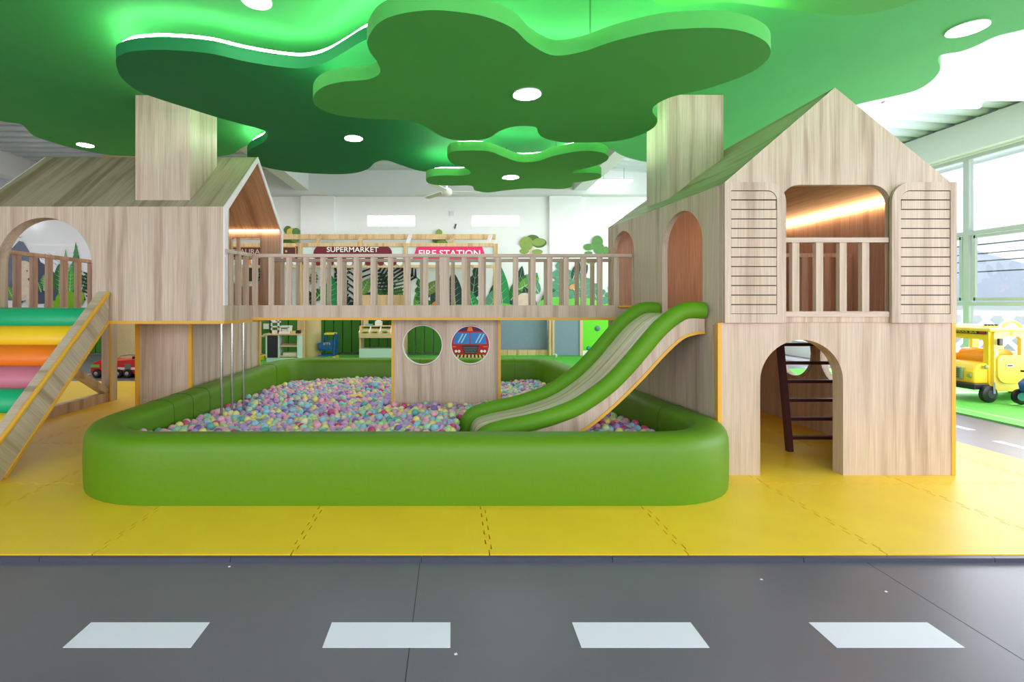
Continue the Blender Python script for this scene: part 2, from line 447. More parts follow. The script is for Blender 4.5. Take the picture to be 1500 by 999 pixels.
# ------------------------------------------------------------------ outside the right windows
struct(MB().box(8.8, 60, -20, 50, -.6, -.3).build('ground_outside', mat('pale_yard_concrete', (205, 205, 202), .8)))
aw = tag(MB().box(8.78, 9.6, -4, 14, 3.60, 3.68).build('awning', mat('pale_awning', (215, 216, 228), .7)), 'pale flat awning outside above the right windows', 'awning')
fn = thing('lattice_fence', 'white diagonal lattice fence outside the right windows', 'fence', (11.0, 9, -.3))
FW = mat('white_fence_paint', (240, 240, 244), .6)
for y in (4.0, 6.4, 8.8, 11.2, 13.6): MB().box(10.96, 11.04, y - .05, y + .05, -.3, 1.15).build('fence_post', FW, fn)
MB().box(10.97, 11.03, 4, 13.6, 1.02, 1.12).build('fence_rail', FW, fn)
MB().box(10.97, 11.03, 4, 13.6, .0, .08).build('fence_rail', FW, fn)
for k in range(24):
    y = 4.05 + k * .4
    for sg, xx in ((1, 10.985), (-1, 11.015)):
        a = (xx, y, .08) if sg > 0 else (xx, y + .94, .08); b = (xx, y + .94, 1.02) if sg > 0 else (xx, y, 1.02)
        if max(a[1], b[1]) <= 13.6: MB().bar(a, b, .07, .02, (1, 0, 0)).build('lattice_slat', FW, fn)
hs = thing('house', 'grey roofed house outside behind the white fence', 'house', (23, 16, -.3))
MB().box(20, 28, 14, 24, -.3, 1.4).build('wall', mat('neighbour_wall', (216, 214, 222), .8), hs)
MB().plate([(13.4, 1.3), (24.6, 1.3), (19, 3.5)], [], 9, lambda u, v, t: (19.6 + t, u, v)).build('roof', mat('neighbour_roof', (176, 178, 196), .8), hs)
hs2 = thing('house', 'low red roofed house outside right beside the shuttered tower', 'house', (27, 30, -.3))
MB().box(24, 32, 27, 33, -.3, 1.2).build('wall', mat('neighbour_wall', (216, 214, 222), .8), hs2)
MB().plate([(26.5, 1.15), (33.6, 1.15), (30, 3.2)], [], 9, lambda u, v, t: (23.6 + t, u, v)).build('roof', mat('neighbour_red_roof', (186, 130, 120), .8), hs2)
pm = thing('palm_tree', 'palm tree outside rising over the grey roof', 'tree', (38, 33.6, -.3))
MB().tube([(38, 33.6, -.3), (38.1, 33.6, 1.6), (38, 33.6, 3.9)], .2, 8).build('trunk', mat('palm_trunk', (120, 110, 100), .9), pm)
PL = mat('palm_leaf', (96, 130, 110), .7)
for k in range(11):
    a = k * 2 * PI / 11; pts = [(38 + math.cos(a) * r, 33.6 + math.sin(a) * r, 3.9 + .8 * math.sin(min(r, 2.2) * 1.1) - .11 * r * r) for r in (0, .7, 1.4, 2.1, 2.8)]
    MB().tube(pts, [.07, .2, .24, .18, .02], 6, rz=.25).build('frond', PL, pm)
for k, z in enumerate((3.25, 2.95, 2.7, 2.35)):
    tag(MB().tube([(17.5, -5, z + .25), (17.5, 14, z - .05), (17.5, 40, z + .2)], .022, 5).build('power_line', BLACK),
        ['highest power line', 'second highest power line', 'third power line from the top', 'lowest power line'][k] + ' crossing the sky outside the right windows', 'cable')

# tube lamps under the ceiling
def tube_lamp(x0, x1, y, z, label):
    t = thing('tube_lamp', label, 'ceiling lamp', ((x0 + x1) / 2, y, z), 0, None)
    MB().tube([(x0, y, z), (x1, y, z)], .035, 10).build('tube', TUBEW, t, smooth=True)
    MB().box(x0 - .03, x1 + .03, y - .03, y + .03, z + .035, z + .06).build('batten', BEAM, t)
    m = MB()
    for x in (x0 + .2, x1 - .2): m.box(x - .006, x + .006, y - .006, y + .006, z + .06, 4.75)
    m.build('hanger_rod', STEEL, t)
tube_lamp(5.95, 7.24, 6.75, 3.98, 'long white tube lamp under the right ceiling beam')
tube_lamp(3.5, 4.4, 12.0, 4.25, 'short white tube lamp seen beside the right chimney')

# ceiling fan
fan = thing('ceiling_fan', 'white three blade ceiling fan behind the small green canopy', 'ceiling fan', (-.12, 9.5, 3.42))
FANW = mat('fan_white', (232, 232, 228), .4)
MB().lathe([(0, -.09), (.06, -.085), (.10, -.05), (.11, 0), (.08, .05), (.02, .07)], (-.10, 9.5, 3.43), 20).build('motor_housing', FANW, fan, smooth=True)
MB().tube([(-.10, 9.5, 3.48), (-.10, 9.5, 4.62)], .02, 8).build('down_rod', FANW, fan)
for k in range(3):
    a = math.radians(5 + 120 * k); M = Matrix.Translation((-.10, 9.5, 3.43)) @ Matrix.Rotation(a, 4, 'Z') @ Matrix.Rotation(.2, 4, 'X')
    MB().plate(rrect(.09, .75, -.06, .06, .03, .05, .05, .03, 4), [], .008, lambda u, v, t: M @ Vector((u, v, t))).build('blade', FANW, fan)

# ------------------------------------------------------------------ green tree canopies
def canopy(name, pxpts, z, th, m, label, led=.04, world=None, hang=None):
    P = world or [((px - CX) * (z - H) / (CY - py), (z - H) * F / (CY - py)) for px, py in pxpts]
    Q = catmull(P, 6)
    t = thing(name, label, 'canopy', (sum(p[0] for p in P) / len(P), sum(p[1] for p in P) / len(P), z))
    MB().plate(Q, [], th, XY(z)).build('canopy_panel', m, t, smooth=True)
    if led:
        ring = []; n = len(Q); ar = sum(Q[i][0] * Q[(i + 1) % n][1] - Q[(i + 1) % n][0] * Q[i][1] for i in range(n))
        sg = 1 if ar > 0 else -1
        for i in range(n):
            d = Vector((Q[(i + 2) % n][0] - Q[i - 2][0], Q[(i + 2) % n][1] - Q[i - 2][1])).normalized()
            ring.append((Q[i][0] - d.y * (.045 if led > .03 else .085) * sg, Q[i][1] + d.x * (.045 if led > .03 else .085) * sg, z + th + led))
        MB().tube(ring, .010, 4, closed=True).build('led_strip', LEDG, t)
    if hang:
        h = MB()
        for x, y, zt in hang: h.tube([(x, y, z + th), (x, y, zt)], .006, 6)
        h.build('hanger_rod', STEEL, t)
    return t
# large top canopy
A_px = [(-330, 60), (-260, 150), (-140, 172), (-60, 160), (0, 177), (30, 182), (40, 190), (52, 200), (88, 212), (120, 220), (160, 227), (196, 229), (260, 231), (330, 228), (352, 218), (364, 213), (376, 220), (420, 232), (520, 236),
        (640, 230), (760, 232), (860, 222), (892, 218), (912, 228), (946, 237), (1000, 238), (1080, 215), (1130, 190), (1200, 172), (1256, 153), (1300, 143), (1340, 133), (1364, 119), (1377, 102), (1374, 88), (1380, 80), (1408, 75), (1432, 66), (1460, 53), (1500, 43), (1580, 20)]
A_w = [((px - CX) * 1.99 / (CY - py), 1.99 * F / (CY - py)) for px, py in A_px]
A_w += [(4.6, 2.4), (4.0, 1.4), (2.6, 1.0), (1.0, 1.3), (-.6, .9), (-2.2, 1.2), (-3.8, 1.0), (-4.9, 1.8), (-5.4, 2.9)]
canA = canopy('tree_canopy', None, 3.25, .10, G_A, 'largest topmost green ceiling canopy above both chimneys', led=False, world=A_w,
              hang=[(-4, 2, 4.7), (4, 3, 4.6), (-4.6, 5.4, 4.7), (2, 6, 4.7), (0, 2, 4.7)])
B_px = [(170, 86), (172, 102), (180, 116), (200, 132), (224, 142), (280, 160), (332, 176), (384, 190), (392, 197), (386, 208), (368, 218), (362, 228), (372, 238), (392, 246), (430, 252), (480, 255), (516, 254), (538, 248), (550, 238), (566, 235),
        (588, 242), (620, 251), (680, 254), (760, 252), (830, 240), (872, 216), (866, 198), (880, 170), (920, 130), (900, 100), (820, 100), (700, 80), (640, 62), (590, 52), (540, 57), (505, 76), (476, 92), (445, 100), (410, 98), (360, 90), (305, 78), (240, 73), (195, 75), (178, 80)]
canopy('tree_canopy', B_px, 2.98, .085, G_B, 'dark green middle ceiling canopy sweeping over the left chimney', hang=[(-1.5, 4, 3.25), (0, 5, 3.25), (-1.2, 5.5, 3.25), (.6, 4, 3.25)])
C_px = [(538, 60), (552, 36), (580, 22), (628, 15), (676, 18), (716, 26), (752, 42), (776, 64), (810, 81), (852, 76), (900, 60), (960, 46), (1000, 42), (1052, 41), (1092, 47), (1120, 60), (1129, 74), (1124, 88), (1100, 106), (1060, 122), (1020, 134),
        (984, 142), (960, 154), (956, 164), (963, 176), (956, 188), (932, 200), (900, 207), (850, 209), (820, 208), (796, 202), (788, 194), (784, 186), (756, 185), (732, 192), (716, 202), (692, 206), (660, 204), (640, 196), (616, 182), (592, 176),
        (540, 174), (492, 168), (464, 156), (459, 142), (472, 128), (500, 120), (540, 116), (557, 106), (552, 90), (542, 76)]
canopy('tree_canopy', C_px, 2.68, .09, G_C, 'big clover shaped green ceiling canopy over the ball pool', led=.014, hang=[(-.3, 3, 2.98), (.9, 3.2, 3.25), (-.2, 3.8, 2.98)])
E_px = [(656, 232), (657, 226), (668, 221), (712, 221), (736, 229), (760, 237), (788, 236), (812, 228), (852, 221), (880, 223), (891, 229), (888, 236), (872, 243), (846, 249), (838, 253), (856, 253), (876, 254), (881, 258), (876, 262), (856, 266), (840, 268),
        (836, 274), (820, 277), (780, 276), (740, 279), (715, 282), (696, 279), (690, 272), (660, 272), (632, 270), (624, 264), (630, 259), (650, 257), (676, 257), (690, 254), (684, 247), (664, 240)]
canopy('tree_canopy', E_px, 2.68, .085, mat('canopy_green_small', (88, 190, 84), .75), 'small flower shaped green ceiling canopy hung lowest at the back', led=.02, hang=[(.3, 5.2, 2.98), (.6, 5.4, 2.98), (1.1, 5.2, 3.25)])
D_w = [(X(1245, 2.93), 2.93), (1.9, 2.86), (1.55, 2.80), (1.25, 2.84), (1.1, 2.70), (1.2, 2.3), (1.8, 2.0), (2.6, 2.1), (2.9, 2.5), (2.62, 2.82)]
canopy('tree_canopy', None, 2.98, .085, G_C, 'green ceiling canopy cut off by the top edge over the tower', led=.014, world=D_w, hang=[(2, 2.4, 3.25)])

def downlight(px, py, z, label, r=.082):
    y = (z - H) * F / (CY - py); x = (px - CX) * y / F
    t = thing('downlight', label, 'ceiling lamp', (x, y, z - .012))
    MB().lathe([(r, 0), (r * 1.12, -.004), (r * 1.16, -.010), (r * 1.16, -.0005)], (x, y, z), 28).build('trim_ring', BEAM, t, smooth=True)
    MB().lathe([(0.0001, -.006), (r, -.006), (r, -.0005)], (x, y, z), 28).build('lens', LAMPW, t)
downlight(772, 137, 2.68, 'large round downlight in the big clover shaped canopy')
downlight(518, 202, 2.98, 'round downlight in the dark green middle canopy')
downlight(748, 259, 2.68, 'round downlight in the small flower shaped canopy')
downlight(125, 212, 3.25, 'round downlight over the left playhouse roof')
downlight(1417, 41, 3.25, 'oval looking round downlight in the upper right corner', .1)
downlight(376, 0, 3.25, 'round downlight cut off by the top edge left of centre')

# ------------------------------------------------------------------ left playhouse
XL, XR, YF, YB = -4.46, -2.14, 4.60, 6.20
ZE, ZR, ZF = 2.17, 2.87, 1.10
YM = (YF + YB) / 2
ph = thing('playhouse', 'left wooden playhouse on stilts with arched opening and chimney', 'playhouse', (-3.3, 5.4, 0))
MB().plate([(XL, ZF), (-4.26, ZF), (-4.26, 1.63)] and [(XL, ZF), (XR, ZF), (XR, ZE), (XL, ZE)],
           [arch(-3.815, .447, ZF + .02, 1.62)[:0] or arch(-3.815, .447, ZF + .02, 1.62)], .12, XZ(YF)).build('front_wall', W_V, ph)
# back wall with two windows
MB().plate([(XL, ZF), (XR, ZF), (XR, ZE), (XL, ZE)],
           [arch(-3.83, .42, ZF + .02, 1.62), rrect(-2.76, -2.40, 1.48, 2.09, .03, .03, .12, .12)], .05, XZ(YB - .05)).build('back_wall', W_IN, ph)
MB().box(-2.70, -2.66, YB - .045, YB - .01, 1.48, 2.09).build('window_bar', W_IN, ph)
# roof slopes
def quadslab(name, a, b, c_, d, th, m, parent):
    A, B, C_, D = map(Vector, (a, b, c_, d)); n = (B - A).cross(D - A).normalized() * th
    s = MB(); s.add([A, B, C_, D, A + n, B + n, C_ + n, D + n], [(0, 1, 2, 3), (7, 6, 5, 4), (0, 4, 5, 1), (1, 5, 6, 2), (2, 6, 7, 3), (3, 7, 4, 0)])
    return s.build(name, m, parent)
quadslab('roof_slope', (XL, YF, ZE), (XR, YF, ZE), (XR, YM, ZR), (XL, YM, ZR), -.04, [W_SL], ph)
quadslab('roof_slope', (XR, YB, ZE), (XL, YB, ZE), (XL, YM, ZR), (XR, YM, ZR), -.04, [W_IR], ph)
# pale edging of the gable
g = MB()
fr_o = [(YF, ZF), (YF, ZE), (YM, ZR + .003), (YB, ZE), (YB, ZF)]
fr_i = [(YB - .055, ZF), (YB - .055, ZE - .03), (YM, ZR - .058), (YF + .075, ZE - .02), (YF + .075, ZF)]
g.plate(fr_o + fr_i, [], .012, YZ(XR)); g.build('gable_edging', WEDGE, ph)
g = MB(); g.plate(fr_o + fr_i, [], -.012, YZ(XL)); g.build('gable_edging', WEDGE, ph)
# deck and yellow edging
MB().box(XL, XR, YF + .12, YB - .05, ZF, ZF + .02).build('deck', W_H, ph)
MB().plate([(XL, YF - .008), (XR + .01, YF - .008), (XR + .10, 5.03), (XR + .10, YB), (XL, YB)], [], .028, XY(ZF - .028)).build('edge_trim', YEDGE, ph)
# warm strip lamp under the eaves
MB().box(XL + .1, XR - .02, YB - .075, YB - .052, 2.165, 2.20).build('led_strip', LEDW, ph)
# end railing on the far left
rl = MB().box(XL - .03, XL + .03, YF + .12, YB - .05, 1.76, 1.80).build('handrail', W_IN, ph)
b0 = MB().box(-.025, .025, -.025, .025, 0, .64).build('baluster', W_IN, ph); ok = False
def put_baluster(proto, parent, pts, first=[True]):
    for i, p in enumerate(pts):
        q = proto if i == 0 else clone(proto, parent)
        q.matrix_parent_inverse = Matrix.Identity(4)
        q.location = Vector(p) - parent_world(parent)
put_baluster(b0, ph, [(XL, y, ZF + .02) for y in (4.86, 5.04, 5.24, 5.44, 5.65, 5.86, 6.07)])
# side railing to the bridge
def sx(y): return XR + .178 * (y - YF)
MB().bar((sx(4.61), 4.61, 1.757), (sx(5.04), 5.04, 1.757), .05, .036).build('handrail', W_H, ph)
b1 = MB().box(-.022, .022, -.022, .022, 0, .50).build('baluster', W_V, ph)
put_baluster(b1, ph, [(sx(y), y, 1.245) for y in (4.705, 4.83, 4.955)])
MB().bar((sx(4.60), 4.60, 1.172), (sx(5.05), 5.05, 1.172), .03, .146).build('fascia', W_V, ph)
# chimney
ch = MB()
ch.add([(-3.02, 4.69, 2.22), (-2.50, 4.69, 2.22), (-2.50, 5.23, 2.60), (-3.02, 5.23, 2.60), (-3.02, 4.69, 3.25), (-2.50, 4.69, 3.25), (-2.50, 5.23, 3.25), (-3.02, 5.23, 3.25)],
       [(0, 1, 2, 3), (7, 6, 5, 4), (0, 4, 5, 1), (1, 5, 6, 2), (2, 6, 7, 3), (3, 7, 4, 0)])
ch.build('chimney', W_V, ph)
# closed lower storey beside the pool
lw = MB(); lw.box(-3.27, -2.74, 5.13, 5.17, 0, ZF - .028); lw.build('lower_wall', W_V, ph)
MB().box(-2.755, -2.72, 5.17, 6.95, 0, ZF - .028).build('lower_wall', W_V, ph)
MB().box(-3.27, -3.235, 5.17, 6.95, 0, ZF - .028).build('lower_wall', W_V, ph)
MB().box(-3.235, -2.755, 6.91, 6.95, 0, ZF - .028).build('lower_wall', W_V, ph)
for x, y in ((-3.275, 5.125), (-2.725, 5.125), (-2.725, 6.93)): MB().box(x - .018, x + .018, y - .018, y + .018, 0, ZF - .03).build('edge_trim', YEDGE, ph)
# open left leg frame
lf = MB().box(-4.52, -4.40, 6.34, 6.46, 0, ZF - .028).build('post', W_V, ph)
MB().box(-4.415, -4.398, 6.325, 6.341, 0, ZF - .03).build('edge_trim', YEDGE, ph)
MB().box(-4.50, -4.42, 4.9, 6.34, 0, .12).build('sill_beam', W_V, ph)
MB().bar((-4.46, 5.55, .62), (-4.46, 6.30, .14), .07, .10, (1, 0, 0)).build('brace', W_V, ph)
MB().box(-4.52, -4.40, 4.78, 4.90, 0, ZF - .028).build('post', W_V, ph)
# steel climbing poles under the overhang
for x, y in ((-2.17, 4.63), (-2.17, 4.85), (-2.13, 5.02)):
    MB().tube([(x, y, 0.0), (x, y, ZF - .028)], .012, 10).build('steel_pole', STEEL, ph, smooth=True)

# ------------------------------------------------------------------ soft roller climbing ramp
rp = thing('climbing_ramp', 'soft roller climbing ramp leading up into the left playhouse', 'climbing ramp', (-3.8, 3.9, 0))
def board(x0, x1, nm='side_board'):
    MB().plate([(4.595, 1.375), (4.595, 1.105), (3.50, 0), (3.20, 0)], [], x1 - x0, YZ(x0)).build(nm, W_D, rp, bevel=.004)
board(-3.31, -3.205); board(-4.62, -4.52)
MB().bar((-3.205, 4.59, 1.362), (-3.205, 3.205, .010), .03, .03, (1, 0, 0)).build('edge_trim', YEDGE, rp, bevel=.008)
MB().bar((-3.205, 4.59, 1.100), (-3.205, 3.515, .012), .022, .022, (1, 0, 0)).build('edge_trim', YEDGE, rp)
RC = [('green', (24, 176, 118)), ('yellow', (246, 206, 30)), ('orange', (244, 128, 22)), ('pink', (204, 118, 138)), ('green', (24, 176, 118)), ('yellow', (246, 206, 30)), ('orange', (244, 128, 22))]
for k in range(7):
    yy = 4.575 - .163 * k; zz = .983 * yy - 3.39
    if k == 0: yy -= .0
    prof = [(.0001, 0), (.07, 0), (.105, .012), (.117, .04), (.119, .5), (.117, 1.16), (.105, 1.188), (.07, 1.2), (.0001, 1.2)]
    M = Matrix.Rotation(PI / 2, 4, 'Y')
    MB().lathe(prof, (-4.515, yy, max(zz, .12)), 28, M).build('roller', mat('roller_' + RC[k][0], RC[k][1], .42, bump=.12, bscale=14), rp, smooth=True, label=RC[k][0] + ' vinyl roller')
MB().plate([(4.58, 1.0), (4.58, .97), (3.56, -.0 + .0), (3.60, 0.0)], [], 1.2, YZ(-4.515)).build('base_board', W_V, rp)

# ------------------------------------------------------------------ bridge
br = thing('footbridge', 'wooden footbridge with railings over the ball pool', 'bridge', (-.1, 5.3, 1.1))
BX0, BX1, BY0, BY1 = -2.06, 1.845, 5.05, 5.62
MB().box(BX0, 1.79, BY0 + .03, BY1 - .03, 1.10, 1.13).build('deck', W_H, br)
MB().box(BX0, BX1, BY0, BY0 + .03, 1.12, 1.245).build('fascia', W_V, br)
MB().box(BX0, 1.79, BY1 - .03, BY1, 1.12, 1.235).build('fascia', W_V, br)
MB().box(BX0, BX1, BY0 - .006, BY0 + .03, 1.093, 1.12).build('edge_trim', YEDGE, br)
MB().box(BX0, BX1, BY0 - .012, BY0 + .038, 1.738, 1.772).build('handrail', W_H, br)
MB().box(BX0, 1.79, BY1 - .045, BY1 + .01, 1.738, 1.772).build('handrail', W_H, br)
fx = [373, 397, 423, 448, 473, 497.5, 521.5, 546.5, 572, 597.5, 623.5, 680, 704.5, 730, 755.5, 781, 805.5, 829.5, 855, 879, 903]
bf = MB().box(-.0265, .0265, 0, .026, 0, .495).build('baluster', W_V, br)
put_baluster(bf, br, [(X(p, BY0), BY0, 1.244) for p in fx])
wide = MB().box(X(644, BY0), X(658.5, BY0), BY0 - .004, BY0 + .03, 1.125, 1.755).build('post', W_V, br)
MB().box(X(927, BY0) - .0, X(933, BY0), BY0 - .005, BY0 + .04, 1.12, 1.775).build('post', W_V, br)
bb = MB().box(-.022, .022, 0, .024, 0, .505).build('baluster', W_V, br)
put_baluster(bb, br, [(-1.93 + k * .1765, BY1 - .026, 1.234) for k in range(21)])
# support panel with two portholes
pn = MB().plate([(X(577.5, 5.6), 0), (X(731, 5.6), 0), (X(731, 5.6), 1.10), (X(577.5, 5.6), 1.10)], [circle(X(619, 5.6), Z(502, 5.6), .222), circle(X(689, 5.6), Z(502, 5.6), .216)], .05, XZ(5.29)).build('support_panel', W_V, br)
# the panel stands at y = 5.29: rescale x so that it keeps its place
for v in pn.data.vertices: v.co.x *= 5.30 / 5.6
for px, rr in ((619, .222), (689, .216)):
    MB().plate(circle(X(px, 5.6) * 5.30 / 5.6, Z(502, 5.6), rr * .97, 40), [circle(X(px, 5.6) * 5.30 / 5.6, Z(502, 5.6), rr * .97 - .007, 40)], .056, XZ(5.287)).build('porthole_edging', WEDGE, br)
for px in (575.5, 731.5): MB().box(X(px, 5.3) - .014, X(px, 5.3) + .014, 5.285, 5.345, 0, 1.10).build('edge_trim', YEDGE, br)
MB().box(X(906, 5.0), X(924, 5.0), 4.965, 5.03, 1.222, 1.245).build('step_ledge', YEDGE, br, bevel=.006)

# ------------------------------------------------------------------ tower at the right
tw = thing('playhouse', 'tall right wooden tower with shutters, arched door and slide', 'playhouse', (2.8, 4.6, 0))
TF = 3.60; TX0, TX1, TZ1, TZR = 1.98, 3.67, 2.135, 2.845; TXM = 2.805; TYB = 5.65
def tl(y): return TX0 - .09 * (y - TF)            # the left wall runs slightly askew
def LW(u, v, t): return (tl(u) + t, u, v)
MB().plate([(TX0, 1.125), (TX1, 1.125), (TX1, TZ1), (TXM, TZR), (TX0, TZ1)], [rrect(2.405, 3.215, 1.205, 2.132, .14, .14)], .05, XZ(TF)).build('front_wall', W_V, tw)
MB().plate([(TX0, 0), (2.265, 0), (2.265, .69)] + [(2.57 - .305 * math.cos(PI * i / 24), .69 + .305 * math.sin(PI * i / 24)) for i in range(1, 24)] + [(2.875, .69), (2.875, 0), (TX1, 0), (TX1, 1.125), (TX0, 1.125)], [], .10, XZ(TF + .012)).build('front_wall', W_V, tw)
MB().plate([(TF + .05, 1.10), (TYB, 1.10), (TYB, TZ1), (TF + .05, TZ1)], [arch(4.145, .305, 1.13, 1.735), arch(5.275, .275, 1.13, 1.765)], .05, LW).build('side_wall', W_V, tw)
MB().plate([(TF + .112, 0), (TYB, 0), (TYB, 1.10), (TF + .112, 1.10)], [], .05, LW).build('side_wall', W_V, tw)
MB().plate([(TF + .05, 1.10), (5.95, 1.10), (5.95, TZ1), (TF + .05, TZ1)], [], -.05, YZ(TX1)).build('side_wall', W_IN, tw)
MB().plate([(TF + .112, 0), (5.95, 0), (5.95, 1.10), (TF + .112, 1.10)], [circle(5.20, .76, .255), circle(4.56, .75, .255)], -.05, YZ(TX1)).build('side_wall', W_V, tw)
for cy, cz in ((5.20, .76), (4.56, .75)):
    MB().plate(circle(cy, cz, .285), [circle(cy, cz, .256)], -.012, YZ(TX1 - .05)).build('porthole_ring', W_H, tw)
q = MB(); q.add([(tl(TYB), TYB, 0), (TX1, 5.95, 0), (TX1, 5.95, TZ1), (TXM, 5.80, TZR), (tl(TYB), TYB, TZ1)] + [(tl(TYB), TYB - .05, 0), (TX1, 5.90, 0), (TX1, 5.90, TZ1), (TXM, 5.75, TZR), (tl(TYB), TYB - .05, TZ1)],
                [(0, 1, 2, 3, 4), (9, 8, 7, 6, 5), (0, 5, 6, 1), (1, 6, 7, 2), (2, 7, 8, 3), (3, 8, 9, 4), (4, 9, 5, 0)]); q.build('back_wall', W_IN, tw)
quadslab('roof_slope', (TX0, TF + .001, TZ1), (TXM, TF + .001, TZR), (TXM, TYB, TZR), (tl(TYB), TYB, TZ1), -.035, [W_RD], tw)
quadslab('roof_slope', (TXM, TF + .001, TZR), (TX1, TF + .001, TZ1), (TX1, 5.95, TZ1), (TXM, TYB, TZR), -.035, [W_RD], tw)
MB().plate([(tl(TF + .05) + .052, TF + .05), (TX1 - .05, TF + .05), (TX1 - .05, 5.6), (tl(5.6) + .052, 5.6)], [], .035, XY(1.085)).build('deck', W_H, tw)
MB().box(TX1 - .085, TX1 - .052, TF + .35, 5.6, 2.095, 2.125).build('led_strip', LEDW, tw)
# chimney of the tower
cx0, cx1, cy0, cy1 = 2.045, 2.585, 4.68, 5.16
q = MB(); zz = lambda x: TZ1 + (x - 1.90) * (TZR - TZ1) / (TXM - 1.90)
q.add([(cx0, cy0, zz(cx0) - .02), (cx1, cy0, zz(cx1) - .02), (cx1, cy1, zz(cx1) - .02), (cx0, cy1, zz(cx0) - .02), (cx0, cy0, 3.25), (cx1, cy0, 3.25), (cx1, cy1, 3.25), (cx0, cy1, 3.25)],
      [(0, 1, 2, 3), (7, 6, 5, 4), (0, 4, 5, 1), (1, 5, 6, 2), (2, 6, 7, 3), (3, 7, 4, 0)]); q.build('chimney', W_V, tw)
# yellow vertical edge bands
MB().box(TX0 - .028, TX0, TF + .008, TF + .05, 0, 1.12).build('edge_trim', YEDGE, tw)
MB().box(TX1, TX1 + .03, TF + .008, TF + .06, 0, 1.12).build('edge_trim', YEDGE, tw)
# shutters, every slat its own piece
def shutter(x0, x1, side):
    s = thing_part = MB()
    ro, ri = .14, .072
    out = rrect(x0, x1, 1.122, 2.145, *( (0, ro) if side == 'L' else (ro, 0)))
    a, b = x0 + .045, x1 - .065
    if side == 'R': a, b = x0 + .065, x1 - .045
    z0, z1 = 1.185, 2.085
    inn = rrect(a, b, z0, z1, *((0, ri) if side == 'L' else (ri, 0)))
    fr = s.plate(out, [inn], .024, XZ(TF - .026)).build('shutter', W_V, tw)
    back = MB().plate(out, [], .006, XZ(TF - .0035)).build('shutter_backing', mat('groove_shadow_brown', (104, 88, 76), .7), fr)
    n = 13; st = (z1 - z0) / n
    for k in range(n):
        za, zb = z0 + k * st + .004, z0 + (k + 1) * st - .004
        p = MB()
        if k == n - 1:
            p.plate(rrect(a + .003, b - .003, za, zb - .002, *((0, .064) if side == 'L' else (.064, 0))), [], .016, XZ(TF - .023))
            p.build('slat', W_V, fr)
        else:
            aa, bb_ = a + .003, b - .003
            if k == n - 2:
                if side == 'L': bb_ -= .005
                else: aa += .005
            p.box(aa, bb_, TF - .023, TF - .007, za, zb).build('slat', W_V, fr)
shutter(1.985, 2.43, 'L'); shutter(3.20, 3.672, 'R')
# window railing
MB().box(2.425, 3.195, TF - .004, TF + .046, 1.71, 1.745).build('handrail', W_H, tw)
MB().box(2.425, 3.195, TF - .010, TF + .046, 1.165, 1.20).build('window_sill', W_H, tw)
wb1 = MB().box(-.026, .026, 0, .035, 0, .51).build('baluster', W_V, tw)
put_baluster(wb1, tw, [(X(p, TF), TF + .005, 1.20) for p in (1166.5, 1201.5, 1236, 1269)])
# inner railing round the ladder hatch
MB().box(2.55, 3.60, 4.42, 4.46, 1.68, 1.715).build('handrail', W_IN, tw)
ib = MB().box(-.03, .03, 0, .03, 0, .56).build('baluster', W_IN, tw)
put_baluster(ib, tw, [(2.58 + .2 * k, 4.425, 1.12) for k in range(6)])
MB().box(3.595, 3.612, 3.70, 3.735, 1.29, 1.36).build('wall_switch', BLACK, tw)

# ladder inside the tower
ld = thing('ladder', 'dark brown wooden ladder seen through the arched tower door', 'ladder', (3.1, 4.25, 0))
DK = mat('dark_walnut', (66, 32, 34), .45, var=.1, vscale=8)
for x in (2.885, 3.36): MB().bar((x, 4.20, 0.0), (x - .03, 4.30, 1.085), .05, .04, (1, 0, 0)).build('side_rail', DK, ld)
for k in range(6):
    z = .115 + .158 * k; y = 4.20 + .1 * z / 1.085
    MB().box(2.905 - .03 * z, 3.345 - .03 * z, y - .02, y + .02, z - .013, z + .013).build('rung', DK, ld)

# ------------------------------------------------------------------ slide
sl = thing('slide', 'wooden slide with green padded edges running into the ball pool', 'slide', (1.1, 4.3, .2))
prof = smooth_open([(1.945, 1.207), (1.81, 1.207), (1.705, 1.154), (1.60, 1.065), (1.494, .943), (1.36, .785), (1.203, .627), (.992, .479), (.807, .40), (.62, .345), (.41, .30), (.27, .255), (.205, .18), (.185, .07)], 5)
def offs(P, d):
    out = []
    for i, p in enumerate(P):
        a = P[max(i - 1, 0)]; b = P[min(i + 1, len(P) - 1)]; t = Vector((b[0] - a[0], b[1] - a[1])).normalized()
        out.append((p[0] - t.y * d * -1, p[1] + t.x * d * -1 * -1) if False else (p[0] + t.y * -d, p[1] + t.x * d))
    return out
low = offs(prof, .03)          # towards the underside (path runs to -x)
if low[10][1] > prof[10][1]: low = offs(prof, -.03)
yA, yB = 3.80, 4.50
SK = lambda y: -.09 * (y - 3.80)
for y, nm in ((yA, 'front'), (yB, 'back')):
    MB().tube([(x + SK(y), y, z) for x, z in prof], .066, 16).build('pad', VINYL2, sl, smooth=True)
lowb = smooth_open([(1.945, 1.03), (1.87, 1.02), (1.775, .985), (1.643, .866), (1.46, .667), (1.25, .462), (1.05, .30), (.83, .18), (.6, .11), (.35, .06)], 4)
for y0 in (3.785, 4.475):
    MB().plate([p for p in prof[:-6]] + list(reversed(lowb)), [], .03, lambda u, v, t, y0=y0: (u + SK(y0), y0 + t, v)).build('side_board', W_V, sl)
